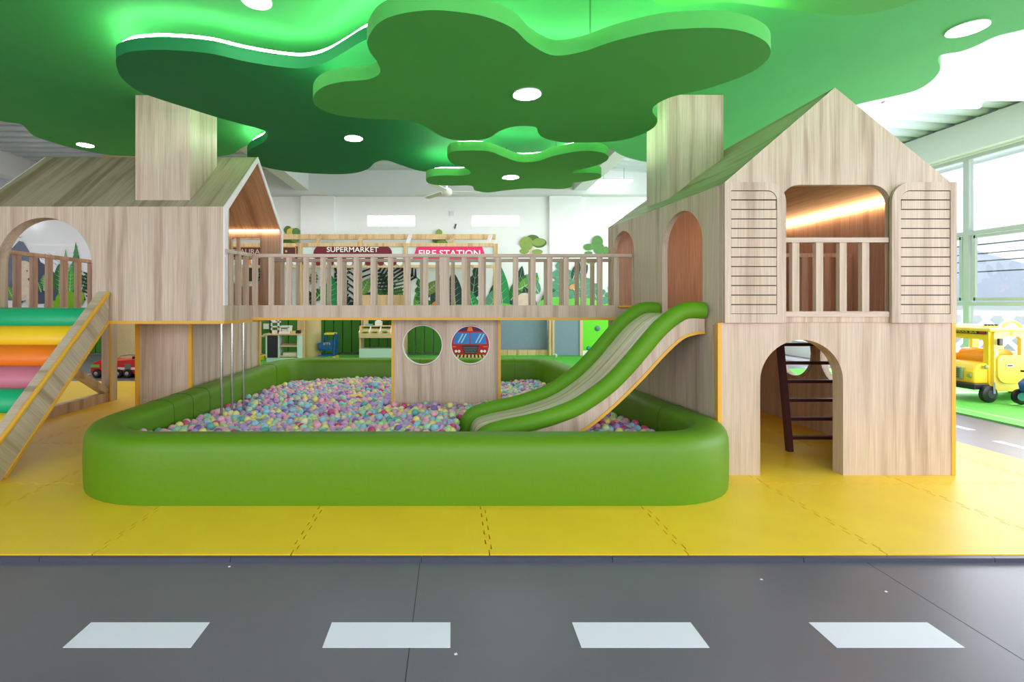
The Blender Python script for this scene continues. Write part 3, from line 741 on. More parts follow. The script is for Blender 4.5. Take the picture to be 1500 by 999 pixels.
for y0 in (3.778, 4.470):
    q = MB(); n = len(lowb); nd = offs(lowb, -.022) 
    if nd[5][1] < lowb[5][1]: nd = offs(lowb, .022)
    for i in range(n - 1):
        a, b = lowb[i], lowb[i + 1]; c1, d1 = nd[i], nd[i + 1]
        if True:
            ux = a; 
            q.add([(a[0], y0, a[1]), (b[0], y0, b[1]), (d1[0], y0, d1[1]), (c1[0], y0, c1[1]), (a[0], y0 + .044, a[1]), (b[0], y0 + .044, b[1]), (d1[0], y0 + .044, d1[1]), (c1[0], y0 + .044, c1[1])],
                  [(0, 1, 2, 3), (7, 6, 5, 4), (0, 4, 5, 1), (2, 6, 7, 3)])
    q.v = [(x + SK(y), y, z) for x, y, z in q.v]
    q.build('edge_trim', YEDGE, sl)
SLM = wood('oak_laminate_slide', (.5, 16, .5), ((206, 180, 158), (226, 204, 184), (242, 224, 206), (246, 228, 212)), .2)
lw5 = (yB - yA - .07) / 5.0
for k in range(5):
    ya = yA + .035 + k * lw5 + .003; yc = ya + lw5 - .006; q = MB()
    lo2 = offs(low, .014) if offs(low, .014)[10][1] < low[10][1] else offs(low, -.014)
    for i in range(len(low) - 1):
        a, b, c1, d1 = low[i], low[i + 1], lo2[i], lo2[i + 1]
        q.add([(a[0], ya, a[1]), (b[0], ya, b[1]), (b[0], yc, b[1]), (a[0], yc, a[1]), (c1[0], ya, c1[1]), (d1[0], ya, d1[1]), (d1[0], yc, d1[1]), (c1[0], yc, c1[1])],
              [(0, 1, 2, 3), (7, 6, 5, 4), (0, 4, 5, 1), (2, 6, 7, 3)])
    q.v = [(x + SK(y), y, z) for x, y, z in q.v]
    q.build('slide_slat', SLM, sl, smooth=True)
q = MB(); lo3 = offs(low, .018) if offs(low, .018)[10][1] < low[10][1] else offs(low, -.018)
for i in range(len(low) - 1):
    a, b = lo3[i], lo3[i + 1]; q.add([(a[0], yA, a[1]), (b[0], yA, b[1]), (b[0], yB, b[1]), (a[0], yB, a[1])], [(0, 1, 2, 3)])
q.v = [(x + SK(y), y, z) for x, y, z in q.v]
q.build('slide_base', mat('slide_groove_dark', (120, 102, 84), .7), sl)

# ------------------------------------------------------------------ ball pool
def rounded_poly(P, R, n=10):
    out = []; k = len(P)
    for i in range(k):
        p = Vector(P[i]); a = (Vector(P[i - 1]) - p); b = (Vector(P[(i + 1) % k]) - p); la, lb = a.normalized(), b.normalized()
        th = la.angle(lb); d = R[i] / math.tan(th / 2); c_ = p + (la + lb).normalized() * (R[i] / math.sin(th / 2))
        s0 = p + la * d; s1 = p + lb * d
        a0 = math.atan2(s0.y - c_.y, s0.x - c_.x); a1 = math.atan2(s1.y - c_.y, s1.x - c_.x)
        while a1 - a0 > PI: a1 -= 2 * PI
        while a1 - a0 < -PI: a1 += 2 * PI
        for j in range(n + 1):
            t = a0 + (a1 - a0) * j / n; out.append((c_.x + R[i] * math.cos(t), c_.y + R[i] * math.sin(t)))
    return out
PO = [(-2.66, 3.065), (2.045, 3.065), (1.575, 7.78), (-2.70, 7.78)]
path = rounded_poly(PO, [.74, .62, .5, .6], 12)
# densify straight runs
dense = []
for i, p in enumerate(path):
    q_ = path[(i + 1) % len(path)]; L = math.dist(p, q_); k = max(1, int(L / .16))
    for j in range(k): dense.append((p[0] + (q_[0] - p[0]) * j / k, p[1] + (q_[1] - p[1]) * j / k))
def insets(P, d):
    out = []; n = len(P)
    for i in range(n):
        t = Vector((P[(i + 1) % n][0] - P[i - 1][0], P[(i + 1) % n][1] - P[i - 1][1])).normalized()
        out.append((P[i][0] - t.y * d, P[i][1] + t.x * d))
    return out
WT, HT = .25, .415
sec = [(0, 0), (-.006, .06), (-.008, .2), (-.004, .33), (.008, .375), (.03, .402), (.06, HT), (.125, HT + .003), (.19, HT), (.222, .402), (.243, .375), (.25, .33), (.25, 0)]
pool = thing('ball_pool', 'green padded ball pool with rounded corners in the middle', 'ball pool', (-.35, 5.4, 0))
rings = [insets(dense, d) for d, z in sec]; q = MB(); n = len(dense); ns = len(sec)
vs = [(rings[j][i][0], rings[j][i][1], sec[j][1]) for i in range(n) for j in range(ns)]
fs = [(i * ns + j, i * ns + (j + 1) % ns, ((i + 1) % n) * ns + (j + 1) % ns, ((i + 1) % n) * ns + j) for i in range(n) for j in range(ns)]
q.add(vs, fs); pw = q.build('padded_wall', VINYL, pool, smooth=True)
inner = insets(dense, .24)
MB().plate(inner[::2], [], .01, XY(.001)).build('pool_floor', VINYL, pool)
SM = mat('dark_green_seam', (64, 104, 10), .6)
def seam(i, both=True):
    i %= n; prev = dense[i - 1]; nx = dense[(i + 1) % n]
    pts = [(rings[j][i][0], rings[j][i][1], sec[j][1]) for j in range(1, ns - 1)]
    nrm = Vector((rings[0][i][0] - rings[-1][i][0], rings[0][i][1] - rings[-1][i][1], 0)).normalized()
    P2 = []
    for j, p in enumerate(pts):
        off = nrm * (.001 if j < 4 else (-.001 if j > 8 else 0)); P2.append(Vector(p) + off + Vector((0, 0, .001)))
    P2.append(Vector((rings[-1][i][0], rings[-1][i][1], .1)) - nrm * .001)
    MB().tube(P2, .0035, 5).build('seam_piping', SM, pool)
for tx, ty in ((-2.66, 4.35), (-2.67, 4.62), (-2.67, 4.86), (-2.69, 6.9), (1.95, 4.1), (-.45, 7.78), (.9, 7.78)):
    seam(min(range(n), key=lambda k: math.dist(dense[k], (tx, ty))))

# balls
def inpoly(x, y, P):
    c_ = False; j = len(P) - 1
    for i in range(len(P)):
        if (P[i][1] > y) != (P[j][1] > y) and x < (P[j][0] - P[i][0]) * (y - P[i][1]) / (P[j][1] - P[i][1]) + P[i][0]: c_ = not c_
        j = i
    return c_
BR = .034
bnd = insets(dense, .25 + BR + .004)
def surf(x, y):
    t = (y - 3.3) / 4.2
    return .235 - .155 * t + .03 * math.sin(1.7 * x + .6) * math.cos(1.3 * y) + .012 * math.sin(5 * x + 2 * y)
slide_x = [(x, z) for x, z in low]
def blocked(x, y, z):
    if 5.25 < y < 5.38 and -.70 < x < .58: return True
    for px_, py_ in ((-2.17, 4.63), (-2.17, 4.85), (-2.13, 5.02)):
        if math.dist((x, y), (px_, py_)) < BR + .014: return True
    if 3.70 < y < 4.60 and .04 < x < 1.9:
        zs = min((abs(p[0] - x), p[1]) for p in lowb)[1]
        if z + BR > zs - .02: return True
    return False
def pack(seed, mind):
    rng = random.Random(seed); P = []
    cell = {}; 
    xs0, xs1, y0, y1 = -2.42, 1.8, 3.3, 7.55
    st = mind * .985
    rows = int((y1 - y0) / (st * .866))
    for r in range(rows):
        for cc in range(int((xs1 - xs0) / st)):
            P.append([xs0 + (cc + .5 * (r % 2)) * st + rng.uniform(-.6, .6) * st, y0 + r * st * .866 + rng.uniform(-.6, .6) * st])
    P = np.array(P)
    for it in range(14):
        kd = kdtree.KDTree(len(P))
        for i, p in enumerate(P): kd.insert((p[0], p[1], 0), i)
        kd.balance(); D = np.zeros_like(P)
        for i, p in enumerate(P):
            for co, j, d in kd.find_range((p[0], p[1], 0), mind):
                if j != i and d > 1e-6: D[i] += (p - P[j]) / d * (mind - d) * .45
        P = P + D
    return [(float(a), float(b)) for a, b in P if inpoly(a, b, bnd)]
bcol = [('pastel pink', (246, 176, 206)), ('lilac', (196, 160, 222)), ('pale blue', (150, 208, 232)), ('mint green', (168, 220, 190)), ('pale yellow', (244, 230, 140)), ('raspberry pink', (208, 78, 130)),
        ('teal', (92, 176, 178)), ('violet', (138, 110, 184)), ('pale green', (196, 228, 160)), ('cream', (240, 226, 196))]
wts = [22, 18, 14, 12, 13, 5, 4, 5, 5, 6]
bm_ = [mat('ball_' + c_[0].replace(' ', '_'), c_[1], .35, spec=.5) for c_ in bcol]
balls = []
rb = random.Random(3)
for x, y in pack(1, .0675):
    z = surf(x, y) + rb.uniform(-.016, .016)
    if rb.random() < .07: z += .028
    if not blocked(x, y, z): balls.append((x, y, z, rb.choices(range(10), wts)[0]))
for x, y in pack(2, .0675):
    z = surf(x, y) - .052 + rb.uniform(-.008, .008)
    if not blocked(x, y, z): balls.append((x, y, z, rb.choices(range(10), wts)[0]))
def visible(b):
    x, y, z, c_ = b
    if z + .01 < surf(x, y) - .03: return False
    Yw = 3.305
    zl = H + (z + BR - H) * Yw / y
    if y > Yw and zl < .415 and True:
        return False
    if 3.9 < y < 9 and x > .05:
        # behind the slide
        for yy in (3.80, 4.50):
            if y > yy:
                xx = x * yy / y; zz_ = H + (z - H) * yy / y
                if .1 < xx < 1.93:
                    top = min((abs(p[0] - xx), p[1]) for p in prof)[1]; bot = min((abs(p[0] - xx), p[1]) for p in lowb)[1]
                    if bot < zz_ < top + .06: return False
    if y > 5.4:
        xx = x * 5.3 / y
        if -.64 < xx < .51: return False
    px = CX + F * x / y
    return 200 < px
vis = sorted([b for b in balls if visible(b)], key=lambda b: b[1])
near = vis[:300]; nearset = set(map(id, near))
rest = [b for b in balls if id(b) not in nearset]
def ico(sub):
    bm = bmesh.new(); bmesh.ops.create_icosphere(bm, subdivisions=sub, radius=BR)
    V = [v.co.copy() for v in bm.verts]; Fc = [[v.index for v in f.verts] for f in bm.faces]; bm.free(); return V, Fc
V3, F3 = ico(3); V2, F2 = ico(2)
bmesh_ = []
for k in range(10):
    me = bpy.data.meshes.new('ball'); me.from_pydata(V3, [], F3); me.materials.append(bm_[k]); me.polygons.foreach_set('use_smooth', [True] * len(F3)); bmesh_.append(me)
zs_ = [(300, 'by the green left wall'), (360, 'round the steel poles'), (420, 'right of the steel poles'), (480, 'between steel poles and porthole panel'), (540, 'left of the porthole panel'),
       (590, 'by the left edge of the panel'), (640, 'below the empty porthole'), (700, 'beside the slide foot'), (2000, 'under the slide')]
ORD = 'first second third fourth fifth sixth seventh eighth ninth tenth eleventh twelfth thirteenth fourteenth fifteenth sixteenth seventeenth eighteenth nineteenth twentieth'.split()
cnt = {}
for x, y, z, k in sorted(near, key=lambda b: b[0] / b[1]):
    o = bpy.data.objects.new('ball', bmesh_[k]); COL.objects.link(o); o.location = (x, y, z)
    px = CX + F * x / y
    zone = next(t_ for lim, t_ in zs_ if px < lim)
    c_ = cnt.get((k, zone), 0); cnt[(k, zone)] = c_ + 1
    tag(o, '%s ball, %s from left of the nearest %s' % (bcol[k][0], ORD[min(c_, 19)], zone), 'ball', 'plastic balls in the ball pool')
nv = len(V2); va = np.array([tuple(v) for v in V2]); fa = np.array(F2)
pos = np.array([b[:3] for b in rest]); allv = (pos[:, None, :] + va[None]).reshape(-1, 3)
allf = (fa[None] + (np.arange(len(rest)) * nv)[:, None, None]).reshape(-1, 3)
me = bpy.data.meshes.new('plastic_balls'); me.vertices.add(len(allv)); me.vertices.foreach_set('co', allv.ravel())
me.loops.add(allf.size); me.loops.foreach_set('vertex_index', allf.ravel()); me.polygons.add(len(allf)); me.polygons.foreach_set('loop_start', np.arange(len(allf)) * 3)
for m_ in bm_: me.materials.append(m_)
me.update(calc_edges=True)
me.polygons.foreach_set('material_index', np.repeat([b[3] for b in rest], len(F2))); me.polygons.foreach_set('use_smooth', [True] * len(allf))
o = bpy.data.objects.new('plastic_balls', me); COL.objects.link(o)
tag(o, 'mass of small pastel plastic balls filling the pool', 'balls'); o['kind'] = 'stuff'
print('balls', len(balls), 'near', len(near), 'y', near[-1][1] if near else None)
o = bpy.data.objects.new('ball', bmesh_[3]); COL.objects.link(o); o.location = (X(813, 7.66), 7.66, .418 + BR)
tag(o, 'single white-mint ball lying on the back rim of the pool', 'ball')

# ------------------------------------------------------------------ shop fronts at the back
YS = 11.9
def P(px, py, y=YS): return (X(px, y), Z(py, y))
def rectpx(x0, y0, x1, y1, y=YS):           # returns x0, x1, z0, z1 of a px rectangle on plane y
    return X(x0, y), X(x1, y), Z(y1, y), Z(y0, y)
sh = thing('shop_front', 'pale wood framed play shop fronts behind the footbridge', 'play shop', (-2.3, YS, 0))
def pbox(name, x0, y0, x1, y1, m, par, y=YS, d=.08, dy=0):
    a = rectpx(x0, y0, x1, y1, y); return MB().box(a[0], a[1], y + dy, y + dy + d, a[2], a[3]).build(name, m, par)
for x0, x1 in ((318, 323), (437, 443), (591, 596.5), (723, 729)):
    a = X(x0, YS); b = X(x1, YS); MB().box(a, b, YS, YS + .09, 0, Z(357, YS)).build('post', PINE, sh)
pbox('beam', 323, 356, 723, 361, PINE, sh, dy=.005); pbox('beam', 323, 388, 723, 392, PINE, sh, dy=.005)
# roof frame further back
for x0, x1 in ((330, 726),): pbox('beam', x0, 343, x1, 350.5, PINE, sh, y=12.2)
for k, px in enumerate((330, 392, 462, 526, 597, 660, 715)):
    MB().bar((X(px, YS) + .0, YS + .04, Z(357, YS)), (X(px + (4 if px > 500 else 8), 12.2), 12.22, Z(344, 12.2)), .09, .05).build('rafter', WEDGE if px in (597, 715) else PINE, sh)
INF = mat('pale_mint_infill', (214, 228, 226), .6)
pbox('fascia_panel', 443, 361, 591, 388, INF, sh, dy=.03, d=.02); pbox('fascia_panel', 597, 361, 723, 388, INF, sh, dy=.03, d=.02); pbox('fascia_panel', 323, 361, 437, 388, INF, sh, dy=.03, d=.02)
MAR = mat('maroon_sign', (112, 12, 32), .5); MAG = mat('pink_sign', (232, 34, 104), .5); BRN = mat('dark_brown_sign', (84, 34, 22), .5)
WL = mat('sign_lettering_white', (250, 250, 250), .5); GOLD = mat('sign_gold', (232, 176, 90), .5)
def sign(name, pts, m): return MB().plate(pts, [], .02, XZ(YS + .008)).build(name, m, sh)
a = rectpx(459, 359, 574, 379); sg = sign('sign_board', rrect(a[0], a[1], a[2], a[3], .2, .2), MAR); sg['label'] = 'maroon supermarket sign'
lettering('SUPERMARKET', (a[0] + a[1]) / 2, YS + .004, Z(365.5, YS), X(553.5, YS) - X(477.5, YS), .125, WL, sg, .012)
a = rectpx(604, 359.5, 713, 381)
sg = sign('sign_board', [(a[0], a[2]), (a[1], a[2]), (a[1] - .12, a[3]), (a[0] + .12, a[3])], MAG); sg['label'] = 'pink fire station sign'
lettering('FIRE STATION', (a[0] + a[1]) / 2, YS + .004, Z(371, YS), X(704, YS) - X(614, YS), .16, WL, sg, .015)
a = rectpx(326, 359.5, 435.5, 380); sg = sign('sign_board', rrect(*a, .05, .05, .05, .05), BRN); sg['label'] = 'dark brown restaurant sign'
MB().plate(rrect(a[0] + .03, a[1] - .03, a[2] + .03, a[3] - .03, .04, .04, .04, .04), [rrect(a[0] + .045, a[1] - .045, a[2] + .045, a[3] - .045, .03, .03, .03, .03)], .004, XZ(YS + .004)).build('sign_outline', GOLD, sg)
lettering('RESTAURANT', X(362, YS), YS + .004, Z(368.5, YS), X(396, YS) - X(328, YS), .12, mat('sign_lettering_cream', (216, 190, 168), .5), sg, .0)
MB().plate(circle(X(419, YS), Z(368, YS), .026, 14), [], .004, XZ(YS + .004)).build('sign_dot', GOLD, sg)
# scalloped awning of the supermarket
n = 16; xa, xb = X(443, YS), X(590, YS); st = (xb - xa) / n
SCW = mat('awning_white', (240, 240, 240), .6)
for k in range(n):
    c0 = xa + (k + .5) * st; zt = Z(378, YS); zm = Z(384.5, YS)
    MB().plate([(c0 + st / 2, zt), (c0 - st / 2, zt)] + [(c0 - st / 2 * math.cos(PI * i / 8), zm - st / 2 * math.sin(PI * i / 8)) for i in range(9)], [], .012, XZ(YS - .006 - .0)).build('awning_scallop', MAR if k % 2 == 0 else SCW, sh, label='maroon scallop' if k % 2 == 0 else 'white scallop')
n = 12; xa, xb = X(345, YS), X(436, YS); st = (xb - xa) / n
ORG = mat('awning_orange', (236, 140, 40), .6)
for k in range(n):
    c0 = xa + (k + .5) * st; zt = Z(380, YS); zm = Z(384.5, YS)
    MB().plate([(c0 + st / 2, zt), (c0 - st / 2, zt)] + [(c0 - st / 2 * math.cos(PI * i / 8), zm - st / 2 * math.sin(PI * i / 8)) for i in range(9)], [], .012, XZ(YS - .006)).build('awning_scallop', (BRN, SCW, ORG, SCW)[k % 4], sh)
# crates behind the supermarket counter
cr = thing('produce_crate', 'wooden produce crate shelf inside the play supermarket', 'crate', (X(550, 12.2), 12.2, .9))
a = rectpx(529, 432, 592, 447, 12.15); MB().box(a[0], a[1], 12.12, 12.15, .95, a[3]).build('front_board', PINE, cr); MB().box(a[0], a[1], 12.15, 12.4, .95, .98).build('shelf', PINE, cr)
MB().box(a[0], a[0] + .03, 12.15, 12.4, .0, a[3]).build('leg', PINE, cr); MB().box(a[1] - .03, a[1], 12.15, 12.4, .0, a[3]).build('leg', PINE, cr)

# ------------------------------------------------------------------ mural painted on the back wall (flat print)
YW = 12.553; layer = [0]
def wy(x): return 12.498 if 2.48 < x < 3.3 or -3.85 < x < -3.0 else YW
def wallplate(name, pts, m, par=None):
    layer[0] = (layer[0] + 1) % 40
    y = wy((min(p[0] for p in pts) + max(p[0] for p in pts)) / 2) - .003 - layer[0] * .0012
    return MB().plate(pts, [], .001, XZ(y)).build(name, m, par or wall_back)
def pm(name, rgb): return mat('paint_' + name, rgb, .7, var=.08, vscale=8)
GR = {'dk': pm('dark_teal_leaf', (36, 66, 62)), 'md': pm('mid_green_leaf', (44, 108, 52)), 'lt': pm('light_green_leaf', (104, 158, 60)), 'br': pm('bright_green_leaf', (34, 150, 84)), 'ol': pm('olive_leaf', (120, 140, 66)), 'bk': pm('blackish_leaf', (34, 40, 40)), 'hill': pm('grass_hill', (118, 210, 80)), 'sage': pm('sage_leaf', (92, 150, 120))}
RIB = pm('leaf_rib', (176, 206, 170))
def wp(px, py): return (X(px, YW), Z(py, YW))
def leaf(px, py, L, wd, ang, m, notches=0, rib=True):
    """px,py base; L,wd in px; ang degrees from up, clockwise"""
    s = YW / F; c0 = wp(px, py); a = math.radians(ang); ux, uz = math.sin(a), math.cos(a); vx, vz = uz, -ux
    R_, L_ = [], []
    N = 14
    for i in range(N + 1):
        t = i / N; h = wd / 2 * math.sin(PI * min(1, t ** .8)) ** .75 if 0 < t < 1 else 0
        if notches and i % 3 == 2: h *= .5
        R_.append((t, h)); L_.append((t, -h))
    pts = [(c0[0] + (ux * t * L + vx * h) * s, c0[1] + (uz * t * L + vz * h) * s) for t, h in R_ + list(reversed(L_))[1:-1]]
    o = wallplate('painted_leaf', pts, m)
    if rib:
        w_ = .7; pts = [(c0[0] + (ux * t * L + vx * h) * s, c0[1] + (uz * t * L + vz * h) * s) for t, h in ((0, -w_), (0, w_), (.95, .1), (.95, -.1))]
        for i in (3, 5, 7, 9, 11):
            pass
        xm = [v.co.x for v in o.data.vertices]; yr = wy((min(xm) + max(xm)) / 2) - .0038 - layer[0] * .0012
        MB().plate(pts, [], .0006, XZ(yr)).build('leaf_rib', RIB, o)
        q = MB(); xm = [v.co.x for v in o.data.vertices]; y = wy((min(xm) + max(xm)) / 2) - .004 - layer[0] * .0012
        for i in (2, 4, 6, 8, 10):
            t = i / N; h = wd / 2 * math.sin(PI * t ** .8) ** .75 * .85
            for sgn in (1, -1):
                p0 = (t, 0); p1 = (min(1, t + .1), sgn * h)
                A_ = [(p0[0], .0), (p0[0] + .5 / L * 1.4, 0), p1]
                q.add([(c0[0] + (ux * tt * L + vx * hh) * s, y, c0[1] + (uz * tt * L + vz * hh) * s) for tt, hh in A_], [(0, 1, 2)])
        q.build('leaf_vein', RIB, o)
def frond(px, py, L, ang, m, spread=18, n=7, droop=12):
    s = YW / F; a = math.radians(ang); q = MB(); layer[0] = (layer[0] + 1) % 40; y = YW - .003 - layer[0] * .0012
    c0 = wp(px, py); ux, uz = math.sin(a), math.cos(a); vx, vz = uz, -ux
    T = lambda t, h: (c0[0] + (ux * t + vx * h) * s, y, c0[1] + (uz * t + vz * h) * s)
    q.add([T(0, -.7), T(0, .7), T(L, 0)], [(0, 1, 2)])
    for i in range(n):
        t = L * (i + .7) / n; h = spread * math.sin(PI * (i + 1.2) / (n + 1.4)) ** .6
        for sg_ in (1, -1):
            q.add([T(t - 1.9, 0), T(t + 1.9, 0), T(t + h * .5 + 1.6, sg_ * h), T(t + h * .5 - .6, sg_ * h * .98)], [(0, 1, 2, 3)])
    q.build('painted_frond', m, wall_back)
def blob(px, py, rx, ry, m, name='painted_bush', squash=1, n=22, rot=0):
    s = YW / F; c0 = wp(px, py); r = math.radians(rot)
    return wallplate(name, [(c0[0] + (rx * math.cos(2 * PI * i / n) * math.cos(r) - ry * math.sin(2 * PI * i / n) * math.sin(r)) * s, c0[1] + (rx * math.cos(2 * PI * i / n) * math.sin(r) + ry * math.sin(2 * PI * i / n) * math.cos(r)) * s) for i in range(n)], m)
def poly(pxs, m, name, par=None): return wallplate(name, [wp(*p) for p in pxs], m, par)
# bush topped trees
BT = pm('bush_olive', (138, 164, 82)); BT2 = pm('bush_green', (92, 140, 72)); BTS = pm('bush_shade', (86, 118, 48)); TRK = pm('trunk_pale', (222, 198, 178))
poly([(775, 378), (777, 352), (781, 352), (783, 378)], TRK, 'painted_trunk')
for b in ((780, 350, 10, 6, 0, BTS), (771, 357, 10, 10.5, 0, BT), (790, 356, 10.5, 7, 5, BTS), (789, 354.5, 9.5, 5.8, 5, BT), (768, 368, 7, 4, 0, BT), (787, 369, 8, 4, 0, BT)): blob(b[0], b[1], b[2], b[3], b[5], rot=b[4])
for b in ((875, 354, 8, 9), (862, 362, 8, 5), (877, 364, 8, 9), (887, 368, 5, 7), (862, 371, 6, 3), (866, 384, 7, 2.5)): blob(*b, BT2)
blob(422, 337, 6, 6, BTS); blob(429, 340, 9, 6, pm('bush_yellow', (220, 196, 88))); blob(434, 340, 6, 6, BT2); blob(424, 356, 10, 8, BTS); blob(433, 352, 6, 3, BT)
poly([(638, 343), (643, 335), (648, 343)], BTS, 'painted_bush'); blob(643, 352, 10, 5, BTS); blob(648, 356, 8, 4, BT); blob(643, 341, 5, 5, BT)
# jungle strip: supermarket bay
for a in ((452, 400, 30, 150, 'bk'), (468, 398, 36, 170, 'bk'), (430, 388, 40, 160, 'dk'), (505, 445, 54, -20, 'bk'), (520, 448, 60, 8, 'bk'), (497, 450, 50, -50, 'dk'), (535, 445, 52, 30, 'bk'), (480, 425, 44, 30, 'dk'), (556, 400, 40, 140, 'md'), (575, 430, 40, -30, 'bk'), (600, 450, 56, -10, 'dk'), (612, 408, 38, -60, 'bk'), (585, 452, 50, 25, 'md')):
    if a[0] not in (535, 600, 585, 430): frond(a[0], a[1], a[2], a[3], GR[a[4]])
for a in ((458, 452, 34, 22, -25, 'bk'), (463, 440, 30, 18, 40, 'md'), (459, 418, 22, 14, 10, 'ol'), (484, 456, 52, 22, 4, 'br'), (492, 458, 50, 14, 20, 'md'), (515, 458, 40, 26, -35, 'bk'), (530, 460, 36, 24, 25, 'dk'), (528, 432, 28, 16, 30, 'lt'), (545, 456, 48, 26, 40, 'md'), (555, 458, 44, 24, -8, 'md'), (574, 458, 40, 20, 20, 'ol'),
          (612, 458, 44, 18, 10, 'lt'), (625, 458, 52, 22, -14, 'md'), (640, 458, 60, 26, 8, 'dk'), (622, 430, 30, 16, 50, 'ol')): leaf(*a[:5], GR[a[5]], notches=(a[0] % 2))
blob(640, 448, 8, 7, pm('pumpkin_orange', (226, 134, 34)), 'painted_pumpkin')
for a in ((668, 462, 64, 24, -4, 'dk', 0), (659, 460, 42, 24, -20, 'dk', 1), (688, 462, 76, 22, 8, 'dk', 1), (694, 458, 34, 18, -12, 'br', 0), (722, 462, 60, 26, 12, 'dk', 0), (712, 460, 50, 24, 30, 'sage', 0), (738, 464, 80, 24, -6, 'br', 0), (752, 462, 74, 20, 10, 'dk', 0), (748, 440, 46, 22, 34, 'md', 0), (770, 440, 44, 20, 22, 'br', 0),
          (760, 424, 34, 20, 60, 'lt', 0), (796, 460, 54, 28, 28, 'md', 0), (780, 458, 40, 20, -18, 'dk', 0), (790, 430, 34, 16, -34, 'sage', 0), (826, 450, 72, 40, -4, 'sage', 1), (853, 452, 54, 40, -8, 'sage', 0), (838, 410, 28, 12, 20, 'dk', 0), (848, 408, 24, 12, 30, 'dk', 0), (884, 456, 56, 32, -28, 'sage', 1), (896, 456, 50, 28, 10, 'sage', 1), (872, 432, 36, 26, -50, 'sage', 1)):
    leaf(*a[:5], GR[a[5]], notches=a[6])
for b in ((672, 455, 26, 9), (705, 453, 22, 8), (735, 452, 20, 8), (757, 455, 18, 9), (815, 447, 28, 12), (850, 448, 30, 12), (618, 455, 20, 10), (890, 452, 16, 7)): blob(*b, GR['hill'], 'painted_hill')
MUS = pm('mushroom_cap', (226, 166, 104)); blob(839, 420, 7, 4, MUS, 'painted_mushroom', rot=20); poly([(838, 424), (841, 423), (846, 428), (843, 429)], pm('mushroom_stem', (238, 232, 226)), 'painted_mushroom')
# small sitting bear painted low on the wall
BE = pm('bear_cream', (226, 206, 184)); BEL = pm('bear_line', (120, 96, 80)); BKE = pm('eye_black', (40, 34, 32))
blob(768, 440, 12, 11, BE, 'painted_bear'); blob(765, 428, 9, 8, BE, 'painted_bear')
blob(774, 420, 3, 3, BEL, 'painted_bear')
# restaurant bay picture
blob(352, 400, 9, 9, BE, 'painted_bear'); blob(356, 412, 12, 9, BE, 'painted_bear'); poly([(360, 392), (372, 392), (372, 412), (360, 412)], pm('brown_panel', (86, 66, 46)), 'painted_panel'); leaf(376, 422, 30, 14, 8, GR['bk'], 1)
# mountain and animals, left mural
MT = pm('mountain_grey', (112, 122, 142)); MTD = pm('mountain_dark', (74, 84, 104)); SNOW = pm('snow_white', (240, 242, 246))
poly([(-10, 382), (8, 372), (16, 366), (28, 353), (34, 354), (42, 366), (48, 378), (56, 395), (70, 440), (-20, 440)], MT, 'painted_mountain')
poly([(44, 378), (58, 372), (88, 400), (96, 445), (40, 445)], MTD, 'painted_mountain')
poly([(56, 372), (80, 366), (92, 392), (84, 403), (70, 390), (60, 384)], SNOW, 'painted_snow')
for k, (x0, y0, x1, y1) in enumerate(((60, 378, 74, 386), (60, 383, 78, 394), (62, 373, 84, 388), (66, 371, 88, 384), (70, 370, 90, 380), (80, 376, 86, 398))):
    wallplate('painted_line', [wp(x0, y0), wp(x1, y1), wp(x1, y1 + .7), wp(x0, y0 + .5)], pm('thin_grey_line', (150, 154, 160)))
def pine(px, py, h, wd, m):
    k = 6; R_ = [];
    for i in range(k):
        z0 = py - h + h * i / k; R_ += [(wd / 2 * (i + 1) / k, z0 + h / k), (wd / 2 * (i + 1) / k * .62, z0 + h / k - .5)]
    poly([(px, py - h)] + [(px + a, b) for a, b in R_] + [(px - a, b) for a, b in reversed(R_)], m, 'painted_pine')
PN = pm('pine_pale', (122, 178, 118)); PN2 = pm('pine_mid', (84, 142, 92)); PN3 = pm('pine_dark', (34, 92, 72))
pine(97, 402, 38, 14, PN); pine(112, 408, 54, 24, PN2); pine(104, 440, 55, 22, PN); pine(116, 440, 68, 22, PN3); pine(8, 430, 50, 16, PN3)
leaf(88, 432, 46, 18, 0, GR['md'], 0); leaf(103, 430, 36, 16, 4, pm('fresh_green', (74, 168, 44)), 0); leaf(66, 426, 24, 14, 0, GR['lt'], 1); leaf(62, 428, 18, 10, -20, GR['md']); leaf(120, 426, 26, 16, 20, GR['md'])
leaf(22, 440, 26, 10, -25, GR['lt']); leaf(30, 445, 22, 12, 10, GR['md']); frond(134, 440, 40, -6, GR['bk'], 10); frond(140, 420, 36, 10, GR['bk'], 10)
for b in ((100, 440, 17, 14), (116, 436, 9, 12), (86, 448, 20, 8)): blob(*b, pm('lawn_green', (122, 180, 30)), 'painted_hill')
blob(23, 383, 3, 3, BE, 'painted_bear'); blob(48, 383, 3, 3, BE, 'painted_bear'); blob(36, 396, 15, 14, BE, 'painted_bear'); blob(34, 423, 14, 18, BE, 'painted_bear'); blob(29, 440, 5, 8, BE, 'painted_bear'); blob(45, 438, 5, 9, BE, 'painted_bear')
blob(42, 397, .9, 1.2, BKE, 'painted_eye'); blob(31, 397, .9, 1.2, BKE, 'painted_eye'); blob(49, 420, 3, 10, BEL, 'painted_paw'); blob(48, 419, 3, 10, BE, 'painted_paw'); blob(46, 447, 5, 4, BE, 'painted_bear')
RBW = pm('rabbit_white', (240, 236, 230)); blob(62, 414, 2, 7, RBW, 'painted_rabbit'); blob(70, 414, 2, 7, RBW, 'painted_rabbit'); blob(65, 426, 5.6, 6.5, RBW, 'painted_rabbit'); blob(65.5, 438, 5.4, 7.5, RBW, 'painted_rabbit')
for p in (63, 67): blob(p, 426, .6, .7, BKE, 'painted_eye')
